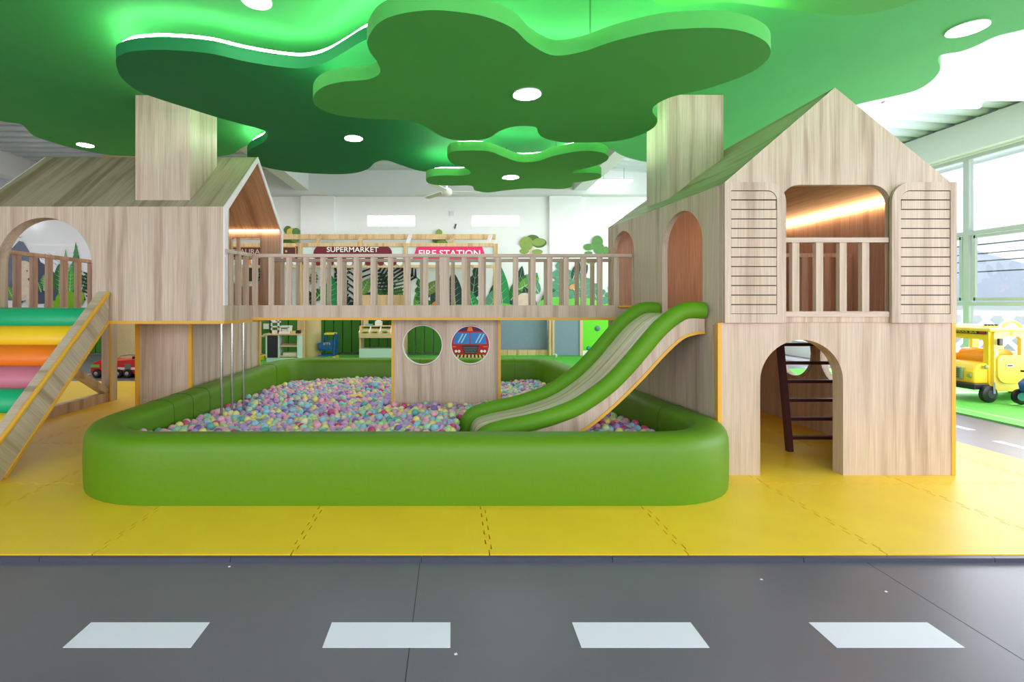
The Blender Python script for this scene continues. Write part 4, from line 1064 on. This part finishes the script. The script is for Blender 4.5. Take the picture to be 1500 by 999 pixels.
for x0, y0 in ((24, 342), (30, 347), (18, 350)):
    poly([(x0 - 3, y0 - .8), (x0, y0 + .8), (x0 + 4, y0 - .8), (x0, y0 + 1.6)], BKE, 'painted_bird')
wl = thing('wall_lamp', 'small bright lamp seen through the top of the left arch', 'lamp', (X(46, 12.5), 12.5, Z(323, 12.5)))
a = rectpx(40, 325, 52, 319.5, 12.5); MB().box(a[0], a[1], 12.45, 12.5, a[3], a[2]).build('lens', mat('wall_lamp_lens', (255, 250, 255), .4, emit=4), wl); MB().box(a[0] + .01, a[1] - .01, 12.5, 12.6, a[3] + .005, a[2] - .005).build('housing', BEAM, wl)

# padded wall panels, each a piece
PAD = mat('green_wall_pad', (58, 122, 24), .6, bump=.05, bscale=30)
x = X(383, 12.5); k = 0
while x < X(700, 12.5):
    MB().box(x + .008, x + .222, 12.46, 12.55, 0, 1.12).build('wall_pad', PAD, wall_back, bevel=.018); x += .23; k += 1
x = -9.5
while x < X(330, 12.5) :
    MB().box(x + .008, x + .222, 12.46, 12.55, 0, 1.12).build('wall_pad', PAD, wall_back, bevel=.018); x += .23
# grey-blue partition panels, climbing panel
YP = 12.0
GB2 = mat('grey_blue_felt', (128, 148, 166), .8, var=.04, vscale=30)
pp = thing('partition', 'grey blue felt partition with pale posts behind the pool', 'partition', (X(790, YP), YP, 0))
def gbox(name, px0, px1, z0, z1, m, par, dy=0, d=.06, y=YP): return MB().box(X(px0, y), X(px1, y), y + dy, y + dy + d, z0, z1).build(name, m, par)
gbox('felt_panel', 722, 804, 0, 1.12, GB2, pp, .25); gbox('felt_panel', 812, 849, 0, 1.12, GB2, pp)
for a, b in ((804, 807.5), (808.5, 812), (849, 853.5)): gbox('post', a, b, 0, 1.12, PINE, pp, -.03, .1)
for k, (a, b) in enumerate(((733, 744), (744.5, 758), (758.5, 773), (773.5, 786), (786.5, 805))): gbox('base_block', a, b, -.006, .12, PINE, pp, .10, .1)
cw = thing('climbing_wall', 'lime green climbing panel with holds beside the partition', 'climbing wall', (X(870, YP), YP, 0))
gbox('panel', 853.5, 900, .12, 1.12, mat('lime_panel', (104, 220, 20), .5), cw, .0, .04); gbox('base_board', 853.5, 900, -.006, .12, WHITE, cw)
for px, py, col, r in ((875, 481, (98, 132, 140), .07), (862, 510, (24, 150, 150), .055), (888, 497, (70, 60, 160), .05)):
    M = Matrix.Rotation(PI / 2, 4, 'X')
    MB().lathe([(.0001, .05), (r * .5, .045), (r, .01), (r * .9, 0)], (X(px, YP), YP, Z(py, YP)), 7, M).build('climbing_hold', mat('hold_%d' % px, col, .5), cw)

# beige column with pine edge, and the wide one behind the truck
FELT = mat('beige_felt', (206, 182, 132), .9, bump=.2, bscale=90, var=.06, vscale=40)
c1 = thing('round_column', 'beige felt covered round column beside the blue toy trolley', 'column', (X(456, 11.3), 11.3, 0))
MB().lathe([(.22, -.006), (.22, 1.12), (.0001, 1.12)], (X(456, 11.3), 11.3, 0), 28).build('shaft', FELT, c1, smooth=True)
MB().box(X(436.5, 11.05), X(446, 11.05), 11.0, 11.1, -.006, 1.12).build('edge_post', PINE, c1)
c2 = thing('round_column', 'wide beige felt covered column behind the red toy fire truck', 'column', (-7.05, 11.0, 0))
MB().lathe([(.62, -.006), (.62, 4.5), (.0001, 4.5)], (-7.05, 11.0, 0), 36).build('shaft', FELT, c2, smooth=True)

# ------------------------------------------------------------------ toy kitchen
YK = 10.7
kt = thing('play_kitchen', 'pale toy kitchen with black door and open shelves', 'play kitchen', (X(411, YK), YK, 0))
MINT = mat('mint_board', (208, 228, 222), .5); WBD = mat('white_board', (236, 234, 228), .5); PIN2 = mat('pine_board', (222, 190, 142), .5)
kx = lambda p: X(p, YK); kz = lambda p: Z(p, YK)
MB().box(kx(390), kx(437), YK + .01, YK + .32, -.006, kz(524)).build('plinth', MINT, kt)
MB().box(kx(389), kx(391.5), YK, YK + .32, kz(524), kz(491)).build('side_panel', MINT, kt); MB().box(kx(407), kx(409), YK, YK + .32, kz(524), kz(491)).build('side_panel', MINT, kt); MB().box(kx(435), kx(437), YK, YK + .32, kz(524), kz(491)).build('side_panel', MINT, kt)
MB().box(kx(391.5), kx(407), YK - .004, YK + .02, kz(523.5), kz(492)).build('oven_door', BLACK, kt)
for py in (523, 508): MB().box(kx(409), kx(435), YK + .01, YK + .3, kz(py), kz(py - 2)).build('shelf', PIN2, kt)
MB().box(kx(386), kx(438), YK - .02, YK + .33, kz(491), kz(489)).build('worktop', PIN2, kt)
MB().tube([(kx(386), YK + .1, kz(493)), (kx(380), YK + .1, kz(493))], .02, 8).build('towel_bar', PIN2, kt)
def ktoy(name, label, cat, boxes, m, grp=None):
    q = MB()
    for b in boxes: q.box(kx(b[0]), kx(b[1]), YK + b[4], YK + b[5], kz(b[3]), kz(b[2]))
    return tag(q.build(name, m), label, cat, grp)
ktoy('toy_rack', 'tall white toy rack standing on the play kitchen', 'rack', [(394, 396, 463, 489, .1, .14), (404, 406, 463, 489, .1, .14), (394, 406, 471, 473, .1, .24), (394, 406, 478, 480, .1, .24), (394, 406, 484, 489, .1, .24), (396, 399, 466, 471, .14, .2)], WBD)
ktoy('toy_coffee_machine', 'white toy machine on the play kitchen worktop', 'toy', [(407, 423, 486, 489, .05, .25), (408, 410, 479, 486, .05, .25), (420, 422.5, 479, 486, .05, .25), (408, 423, 477.5, 480, .05, .25), (411, 419, 482, 486, .08, .2)], WBD)
ktoy('toy_saucepan', 'dark toy saucepan at the right end of the kitchen worktop', 'toy', [(432, 437, 484, 489, .08, .2)], BLACK)
ktoy('toy_box', 'small cream toy box on the kitchen worktop', 'toy', [(424, 431, 485.5, 489, .08, .22)], PIN2)
ktoy('plate_stack', 'white toy plates on the lower kitchen shelf', 'toy', [(413, 433, 517, 521, .06, .24)], WBD); ktoy('toy_tray', 'brown toy tray on the upper kitchen shelf', 'toy', [(411, 434, 503.5, 506, .06, .24)], mat('tray_brown', (160, 130, 104), .6))
wallbox = tag(MB().box(X(386.5, 12.44), X(394, 12.44), 12.40, 12.46, Z(482, 12.4), Z(474, 12.4)).build('toy_telephone', WBD), 'small white box on the green padded wall', 'box')
tag(MB().box(X(380, 11.2), X(388, 11.2), 11.15, 11.5, -.006, Z(521, 11.2)).build('storage_box', mat('yellow_box', (236, 206, 30), .5)), 'yellow box behind the left side of the play kitchen', 'box')

# ------------------------------------------------------------------ toy trolley
YT = 11.05; tx = lambda p: X(p, YT); tz = lambda p: Z(p, YT)
tr = thing('toy_trolley', 'blue plastic toy shopping trolley with yellow wheels', 'toy trolley', (X(480, YT), YT, 0))
BLU = mat('trolley_blue', (18, 92, 160), .4); YEL = mat('trolley_yellow', (240, 208, 60), .4)
for dy in (0, .28):
    MB().bar((tx(489), YT + dy, tz(520)), (tx(491), YT + dy, tz(489)), .03, .05, (0, 1, 0)).build('frame_post', BLU, tr)
    MB().bar((tx(473), YT + dy, tz(502)), (tx(475.5), YT + dy, tz(489)), .025, .03, (0, 1, 0)).build('handle_post', BLU, tr)
    MB().bar((tx(474), YT + dy, tz(489)), (tx(492), YT + dy, tz(489)), .03, .03).build('handle_bar', BLU, tr)
    MB().bar((tx(466), YT + dy, tz(521)), (tx(490), YT + dy, tz(521)), .03, .03).build('base_bar', BLU, tr)
MB().box(tx(475), tx(490), YT - .02, YT + .30, tz(490.2), tz(488)).build('handle_grip', YEL, tr)
bk = MB(); B0 = [(465, 503), (489, 498), (487, 512), (469, 513)]
for (y0, y1) in ((YT, YT + .02), (YT + .26, YT + .28)): bk.plate([(tx(a), tz(b)) for a, b in B0], [], y1 - y0, XZ(y0))
bk.box(tx(469), tx(487), YT, YT + .28, tz(513.5), tz(512)); bk.bar((tx(465), YT + .14, tz(503)), (tx(469), YT + .14, tz(513)), .28, .02, (1, 0, 0))
bk.build('basket', BLU, tr)
for px in (465.5, 478, 489.5):
    for dy in (-.03, .29):
        M = Matrix.Rotation(PI / 2, 4, 'X'); r = .045 if px > 485 else .034
        MB().lathe([(.0001, -.012), (r, -.012), (r, .012), (.0001, .012)], (tx(px), YT + dy, -.006 + r), 14, M).build('wheel', YEL, tr)
lettering('BTS', tx(479), YT - .004, tz(503.5), .16, .05, YEL, tr, 0)

# market stall
YM2 = 11.3; mx_ = lambda p: X(p, YM2); mz = lambda p: Z(p, YM2)
ms = thing('market_stall', 'pine market stall with sloped bins and a mint base', 'play stall', (X(555, YM2), YM2, 0))
MB().box(mx_(526), mx_(592), YM2, YM2 + .35, -.006, mz(511)).build('base_box', MINT, ms)
for px in (526, 590): MB().box(mx_(px), mx_(px + 2), YM2 + .02, YM2 + .34, mz(511), mz(478)).build('side_post', PIN2, ms)
MB().box(mx_(526), mx_(592), YM2 - .03, YM2 - .01, mz(495), mz(489)).build('front_board', PIN2, ms)
MB().bar((mx_(559), YM2 - .02, mz(490)), (mx_(559), YM2 + .25, mz(482)), mx_(592) - mx_(526), .012, (0, 0, 1)).build('sloped_shelf', PIN2, ms)
for px in (526.5, 541, 556, 572, 589): MB().bar((mx_(px), YM2 - .03, mz(488)), (mx_(px), YM2 + .24, mz(480)), .02, .07).build('divider', WBD, ms)
MB().box(mx_(525), mx_(592), YM2 + .2, YM2 + .40, mz(479), mz(477.5)).build('top_shelf', PIN2, ms)
MB().box(mx_(529), mx_(536), YM2 + .3, YM2 + .36, mz(477.5), mz(455)).build('sign_post', PIN2, ms)
tag(MB().box(mx_(547), mx_(557), YM2 + .22, YM2 + .36, mz(477.4), mz(471)).box(mx_(549), mx_(555), YM2 + .24, YM2 + .34, mz(471), mz(469)).build('toy_till', WBD), 'pale toy till on top of the market stall', 'toy')
tag(MB().box(mx_(532.5), mx_(543), YM2 + .22, YM2 + .36, mz(477.4), mz(475.4)).build('toy_tray', mat('aqua_tray', (90, 190, 200), .5)), 'flat aqua tray on top of the market stall', 'toy')
for px, col in ((534, (150, 220, 90)), (548, (140, 190, 80)), (563, (90, 190, 60))):
    MB().lathe([(.0001, .03), (.05, .02), (.07, 0), (.0001, -.005)], (mx_(px), YM2 + .05, mz(486.5) + .01), 12).build('toy_vegetable', mat('veg_%d' % px, col, .5))
for i, o in enumerate([o for o in COL.objects if o.name.startswith('toy_vegetable')]):
    tag(o, ['left', 'middle', 'right'][i] + ' green toy vegetable in the sloped stall bins', 'toy food')

# fire engine picture board seen through the right porthole
YE = 10.6; ex = lambda p: X(p, YE); ez = lambda p: Z(p, YE)
fe = thing('fire_engine_board', 'printed board of a red fire engine front seen through the porthole', 'picture board', (ex(689), YE, 0))
RED = mat('print_red', (196, 26, 40), .5); DRD = mat('print_dark_red', (120, 16, 34), .5); SKY = mat('print_blue', (56, 128, 214), .5); LBL = mat('print_light_blue', (176, 214, 244), .5); DGY = mat('print_dark', (44, 44, 54), .5); ORP = mat('print_orange', (238, 120, 40), .5); YLP = mat('print_yellow', (240, 200, 110), .5); WHP = mat('print_white', (240, 240, 240), .5)
def ep(pts, m, name, k): return MB().plate([(ex(a), ez(b)) for a, b in pts], [], .0015, XZ(YE - .002 * k)).build(name, m, fe)
MB().plate([(ex(a), ez(b)) for a, b in [(658, 532), (720, 532), (720, 474), (658, 474)]], [], .03, XZ(YE)).build('board', DGY, fe)
ep([(661, 519), (717, 519), (717, 490), (710, 478), (668, 478), (661, 490)], RED, 'printed_body', 1)
ep([(670, 485), (708, 485), (706, 479), (672, 479)], DRD, 'printed_roof', 2); ep([(673, 480), (683, 480), (682, 484), (672, 484)], mat('print_navy', (44, 40, 110), .5), 'printed_light', 3); ep([(695, 480), (705, 480), (706, 484), (696, 484)], mat('print_navy', (44, 40, 110), .5), 'printed_light', 3)
ep([(686, 479), (691, 479), (693, 485), (684, 485)], ORP, 'printed_beacon', 3)
ep([(664, 504), (687.6, 504), (687.6, 487), (667, 487)], SKY, 'printed_windscreen', 2); ep([(688.8, 504), (713, 504), (710, 487), (688.8, 487)], SKY, 'printed_windscreen', 2)
for a in (670, 675, 696, 701): ep([(a, 502), (a + 2, 502), (a + 9, 489), (a + 7, 489)], LBL, 'printed_glint', 3)
ep([(676, 506), (702, 506), (698, 518), (681, 518)], DGY, 'printed_grille', 3)
for k in range(4): ep([(678 + k, 508.5 + 2.4 * k), (700 - k, 508.5 + 2.4 * k), (700 - k, 509.3 + 2.4 * k), (678 + k, 509.3 + 2.4 * k)], mat('print_grey', (130, 130, 140), .5), 'printed_slat', 4)
for a in (668, 672.5, 705.5, 710): MB().plate(circle(ex(a), ez(514.5), .03, 14), [], .0015, XZ(YE - .008)).build('printed_headlight', WHP, fe)
ep([(662, 507), (668, 507), (668, 508.5), (662, 508.5)], ORP, 'printed_light', 4); ep([(708, 507), (714, 507), (714, 508.5), (708, 508.5)], ORP, 'printed_light', 4)
for k in range(9):
    a = 665 + k * 5.2; s_ = (a - 689) * .25
    ep([(a, 519.5), (a + 3, 519.5), (a + 3 + s_ * .5, 526), (a + s_ * .5, 526)], YLP, 'printed_stripe', 3)

# ------------------------------------------------------------------ red toy fire truck at the left
YR = 8.55; rx = lambda p: X(p, YR); rz_ = lambda p: Z(p, YR)
ft = thing('toy_fire_truck', 'red ride-on toy fire truck behind the left playhouse', 'toy truck', (X(180, YR), YR, -.025))
TR = mat('truck_red', (214, 30, 34), .35); GRY = mat('truck_grey', (120, 120, 118), .5)
MB().plate([(rx(133), rz_(548)), (rx(214), rz_(548)), (rx(214), rz_(528)), (rx(200), rz_(526)), (rx(160), rz_(529)), (rx(146), rz_(527)), (rx(136), rz_(532)), (rx(132), rz_(540))], [], .42, XZ(YR)).build('body', TR, ft, bevel=.015)
MB().box(rx(134), rx(214), YR + .03, YR + .39, rz_(551), rz_(545)).build('chassis', BLACK, ft)
for a in (163, 183, 207): MB().box(rx(a), rx(a + 9), YR - .012, YR + .002, rz_(542), rz_(533)).build('side_locker', GRY, ft)
MB().box(rx(173), rx(199), YR - .006, YR + .002, rz_(541.5), rz_(538)).build('side_stripe', mat('stripe_white', (236, 236, 236), .5), ft)
MB().tube([(rx(160), YR + .2, rz_(528)), (rx(165), YR + .2, rz_(523.5)), (rx(178), YR + .2, rz_(521.5)), (rx(190), YR + .2, rz_(522)), (rx(196), YR + .2, rz_(526))], .008, 6).build('grab_rail', STEEL, ft)
MB().box(rx(188), rx(198), YR + .1, YR + .3, rz_(528), rz_(523)).box(rx(191), rx(195), YR + .15, YR + .25, rz_(523), rz_(519.5)).build('hose_reel', BLACK, ft)
MB().box(rx(134), rx(146), YR - .01, YR + .0, rz_(538), rz_(534)).build('side_window', mat('truck_window_green', (120, 200, 90), .3), ft)
for a in (143, 174, 188, 210):
    for dy in (-.02, .40):
        M = Matrix.Rotation(PI / 2, 4, 'X'); r = .075
        w_ = MB().lathe([(.0001, -.02), (r * .8, -.022), (r, -.012), (r, .03), (.0001, .03)], (rx(a), YR + dy, -.025 + r), 18, Matrix.Rotation(-PI / 2, 4, 'X') if dy > 0 else Matrix.Rotation(-PI / 2, 4, 'X')).build('wheel', BLACK, ft)
        MB().lathe([(.0001, -.006), (.035, -.004), (.035, 0)], (rx(a), YR + dy - .022, -.025 + r), 12, Matrix.Rotation(-PI / 2, 4, 'X')).build('wheel_hub', STEEL, w_)

# ------------------------------------------------------------------ yellow toy bus at the right
bus = thing('toy_bus', 'yellow ride-on toy school bus by the right windows', 'toy bus', (6.93, 6.35, -.006), math.radians(4), local=True)
BY = mat('bus_yellow', (246, 204, 40), .35); BYL = mat('bus_pale_yellow', (246, 216, 96), .35); BO = mat('bus_orange_seat', (246, 170, 40), .4)
def bb_(name, args, m, par=bus, bevel=.012): return MB().box(*args).build(name, m, par, bevel=bevel)
# side panels in (x, z), near and far
side = rrect(.08, 1.35, .13, .93, .08, .05, .05, .03)
doorh = rrect(.42, .72, .60, .83, .04, .04, .04, .04); fronth = rrect(.14, .30, .46, .83, .03, .03, .03, .03)
for y0, nm in ((0, 'near'), (.56, 'far')):
    MB().plate(side, [rrect(.14, .46, .585, .84, .05, .05, .02, .02), rrect(.56, .86, .585, .84, .05, .05, .02, .02), rrect(.94, 1.22, .585, .84, .05, .05, .02, .02)], .04, XZ(y0)).build('side_panel', BYL, bus, bevel=.008)
# front frame (facing -x) with wide windscreen opening
MB().plate(rrect(.03, .57, .13, .93, .05, .05, .02, .02), [rrect(.09, .51, .50, .80, .04, .04, .02, .02)], .05, lambda u, v, t: (.04 + t, u, v)).build('front_frame', BY, bus, bevel=.008)
MB().box(.0, 1.37, -.02, .62, .905, .955).build('roof', BYL, bus, bevel=.02)
MB().plate([(.03, .955), (.32, .955), (.26, .99), (.10, .985)], [], .36, XZ(.12)).build('roof_hump', BY, bus, bevel=.01)
for k in range(4): MB().box(.10 + k * .05, .12 + k * .05, .10, .13, .975, .995).build('roof_vent', BLACK, bus)
for x0, x1 in ((.33, .60), (.90, 1.17)):
    MB().tube(smooth_open([(x0, .1, .95), (x0 + .04, .1, 1.0), ((x0 + x1) / 2, .1, 1.035), (x1 - .05, .1, 1.0), (x1, .1, .95)], 4), .018, 8).build('roof_handle', BYL, bus, smooth=True)
# bonnet
bn = MB().plate([(-.15, .22), (.09, .22), (.09, .50), (-.04, .49), (-.12, .45), (-.155, .38)], [], .52, XZ(.04)).build('bonnet', BY, bus, bevel=.03, seg=3)
MB().box(-.178, -.14, .16, .44, .27, .43).build('grille', mat('grille_grey_green', (140, 160, 120), .5), bn, bevel=.01)
for k in range(5): MB().box(-.185, -.177, .19, .41, .29 + .026 * k, .300 + .026 * k).build('grille_bar', BLACK, bn)
for y in (.09, .51): MB().lathe([(.0001, .02), (.025, .015), (.032, 0)], (-.155, y, .33), 14, Matrix.Rotation(-PI / 2, 4, 'Y')).build('headlight', mat('headlight_green', (150, 160, 90), .3), bn)
MB().lathe([(.0001, .02), (.025, .015), (.032, 0)], (-.02, .012, .45), 14, Matrix.Rotation(PI / 2, 4, 'X')).build('indicator_lamp', mat('headlight_green', (150, 160, 90), .3), bn)
MB().box(-.22, -.14, .0, .60, .16, .235).box(-.22, .0, -.02, .02, .16, .235).build('bumper', BLACK, bus, bevel=.012)
MB().lathe([(.0001, .004), (.012, .002), (.012, 0)], (-.06, -.022, .2), 10, Matrix.Rotation(PI / 2, 4, 'X')).build('bumper_bolt', STEEL, bus)
# sign above the windscreen
MB().box(.022, .038, .04, .56, .868, .918).build('bus_sign', BLACK, bus)
lettering('SCHOOL BUS', 0, 0, 0, .30, .032, BY, bus, .01, xf=lambda u, q: (.019, .30 - u, .893 + q))
for y0, y1 in ((.05, .12), (.48, .55)): MB().box(.017, .024, y0, y1, .878, .908).build('red_lamp', mat('lamp_red', (176, 30, 30), .4), bus)
MB().plate(rrect(.11, .50, .24, .60, .06, .03, .12, .12), [], .025, XZ(-.02)).build('door', mat('bus_door_yellow', (250, 210, 70), .35), bus, bevel=.01)
MB().box(.22, .32, -.028, -.019, .45, .485).build('door_sticker', mat('sticker_pale', (220, 206, 180), .5), bus)
MB().box(.235, .305, -.030, -.027, .46, .475).build('door_sticker', BLACK, bus)
MB().box(.09, .125, -.006, .001, .60, .645).build('pillar_sticker', mat('sticker_grey', (210, 206, 214), .5), bus)
MB().tube([(.235 + .09 * math.cos(a) * .5, .30 + .09 * math.sin(a), .52 + .09 * math.cos(a) * .5) for a in [2 * PI * i / 18 for i in range(18)]], .010, 6, closed=True).build('steering_wheel', BLACK, bus)
MB().box(.09, .15, -.05, -.02, .73, .82).build('mirror', BLACK, bus, bevel=.01)
MB().plate(rrect(.16, .50, .18, .66, .12, .12, .02, .02), [], .40, XZ(.10)).build('seat', BO, bus, bevel=.03)
MB().box(.10, 1.33, .04, .56, .13, .17).build('floor_pan', BYL, bus)
for x, y in ((-.06, -.05), (-.06, .60), (1.10, -.05), (1.10, .60)):
    w_ = MB().lathe([(.0001, -.03), (.07, -.032), (.105, -.02), (.11, 0), (.105, .03), (.0001, .03)], (x, y, .11), 22, Matrix.Rotation(-PI / 2, 4, 'X')).build('wheel', BLACK, bus, smooth=True)
    MB().lathe([(.0001, -.008), (.045, -.006), (.05, 0)], (x, y - .032, .11), 14, Matrix.Rotation(-PI / 2, 4, 'X')).build('wheel_hub', mat('hub_dark', (60, 60, 70), .4), w_)
    if y < 0: MB().bar((x + .02, y - .05, .12), (x + .05, y - .02, .26), .02, .02).build('wheel_fork', STEEL, bus)
for x, z in ((.33, .88), (.66, .88), (.14, .47), (.14, .38), (.62, .17)): MB().lathe([(.0001, .012), (.022, .008), (.028, 0)], (x, -.0, z), 12, Matrix.Rotation(PI / 2, 4, 'X')).build('plastic_stud', BY, bus)
LOCAL.add(bn.name)
# blue balance ride-on, cut off by the right edge
tc_ = thing('toy_tricycle', 'blue ride-on toy with teal hubs cut off by the right edge', 'tricycle', (7.08, 5.98, -.006), math.radians(-10), local=True)
TB = mat('ride_on_blue', (18, 86, 190), .35); TH = mat('hub_teal', (90, 180, 190), .4)
MB().plate([(-.02, .17), (.32, .17), (.42, .24), (.34, .30), (.16, .27), (.12, .36), (.04, .36), (-.04, .28)], [], .14, XZ(.03)).build('body', TB, tc_, bevel=.02)
MB().bar((.03, .10, .33), (.06, .10, .42), .04, .04, (1, 0, 0)).build('steering_column', TB, tc_); MB().bar((.06, -.03, .42), (.06, .23, .42), .025, .025).build('handlebar', BLACK, tc_)
for x, y in ((.03, .0), (.03, .20), (.40, .0), (.40, .20)):
    w_ = MB().lathe([(.0001, -.02), (.07, -.022), (.098, -.012), (.10, .012), (.0001, .02)], (x, y, .10), 20, Matrix.Rotation(-PI / 2, 4, 'X')).build('wheel', BLACK, tc_, smooth=True)
    MB().lathe([(.0001, -.01), (.05, -.006), (.055, 0)], (x, y - .02, .10), 14, Matrix.Rotation(-PI / 2, 4, 'X')).build('wheel_hub', TH, w_)
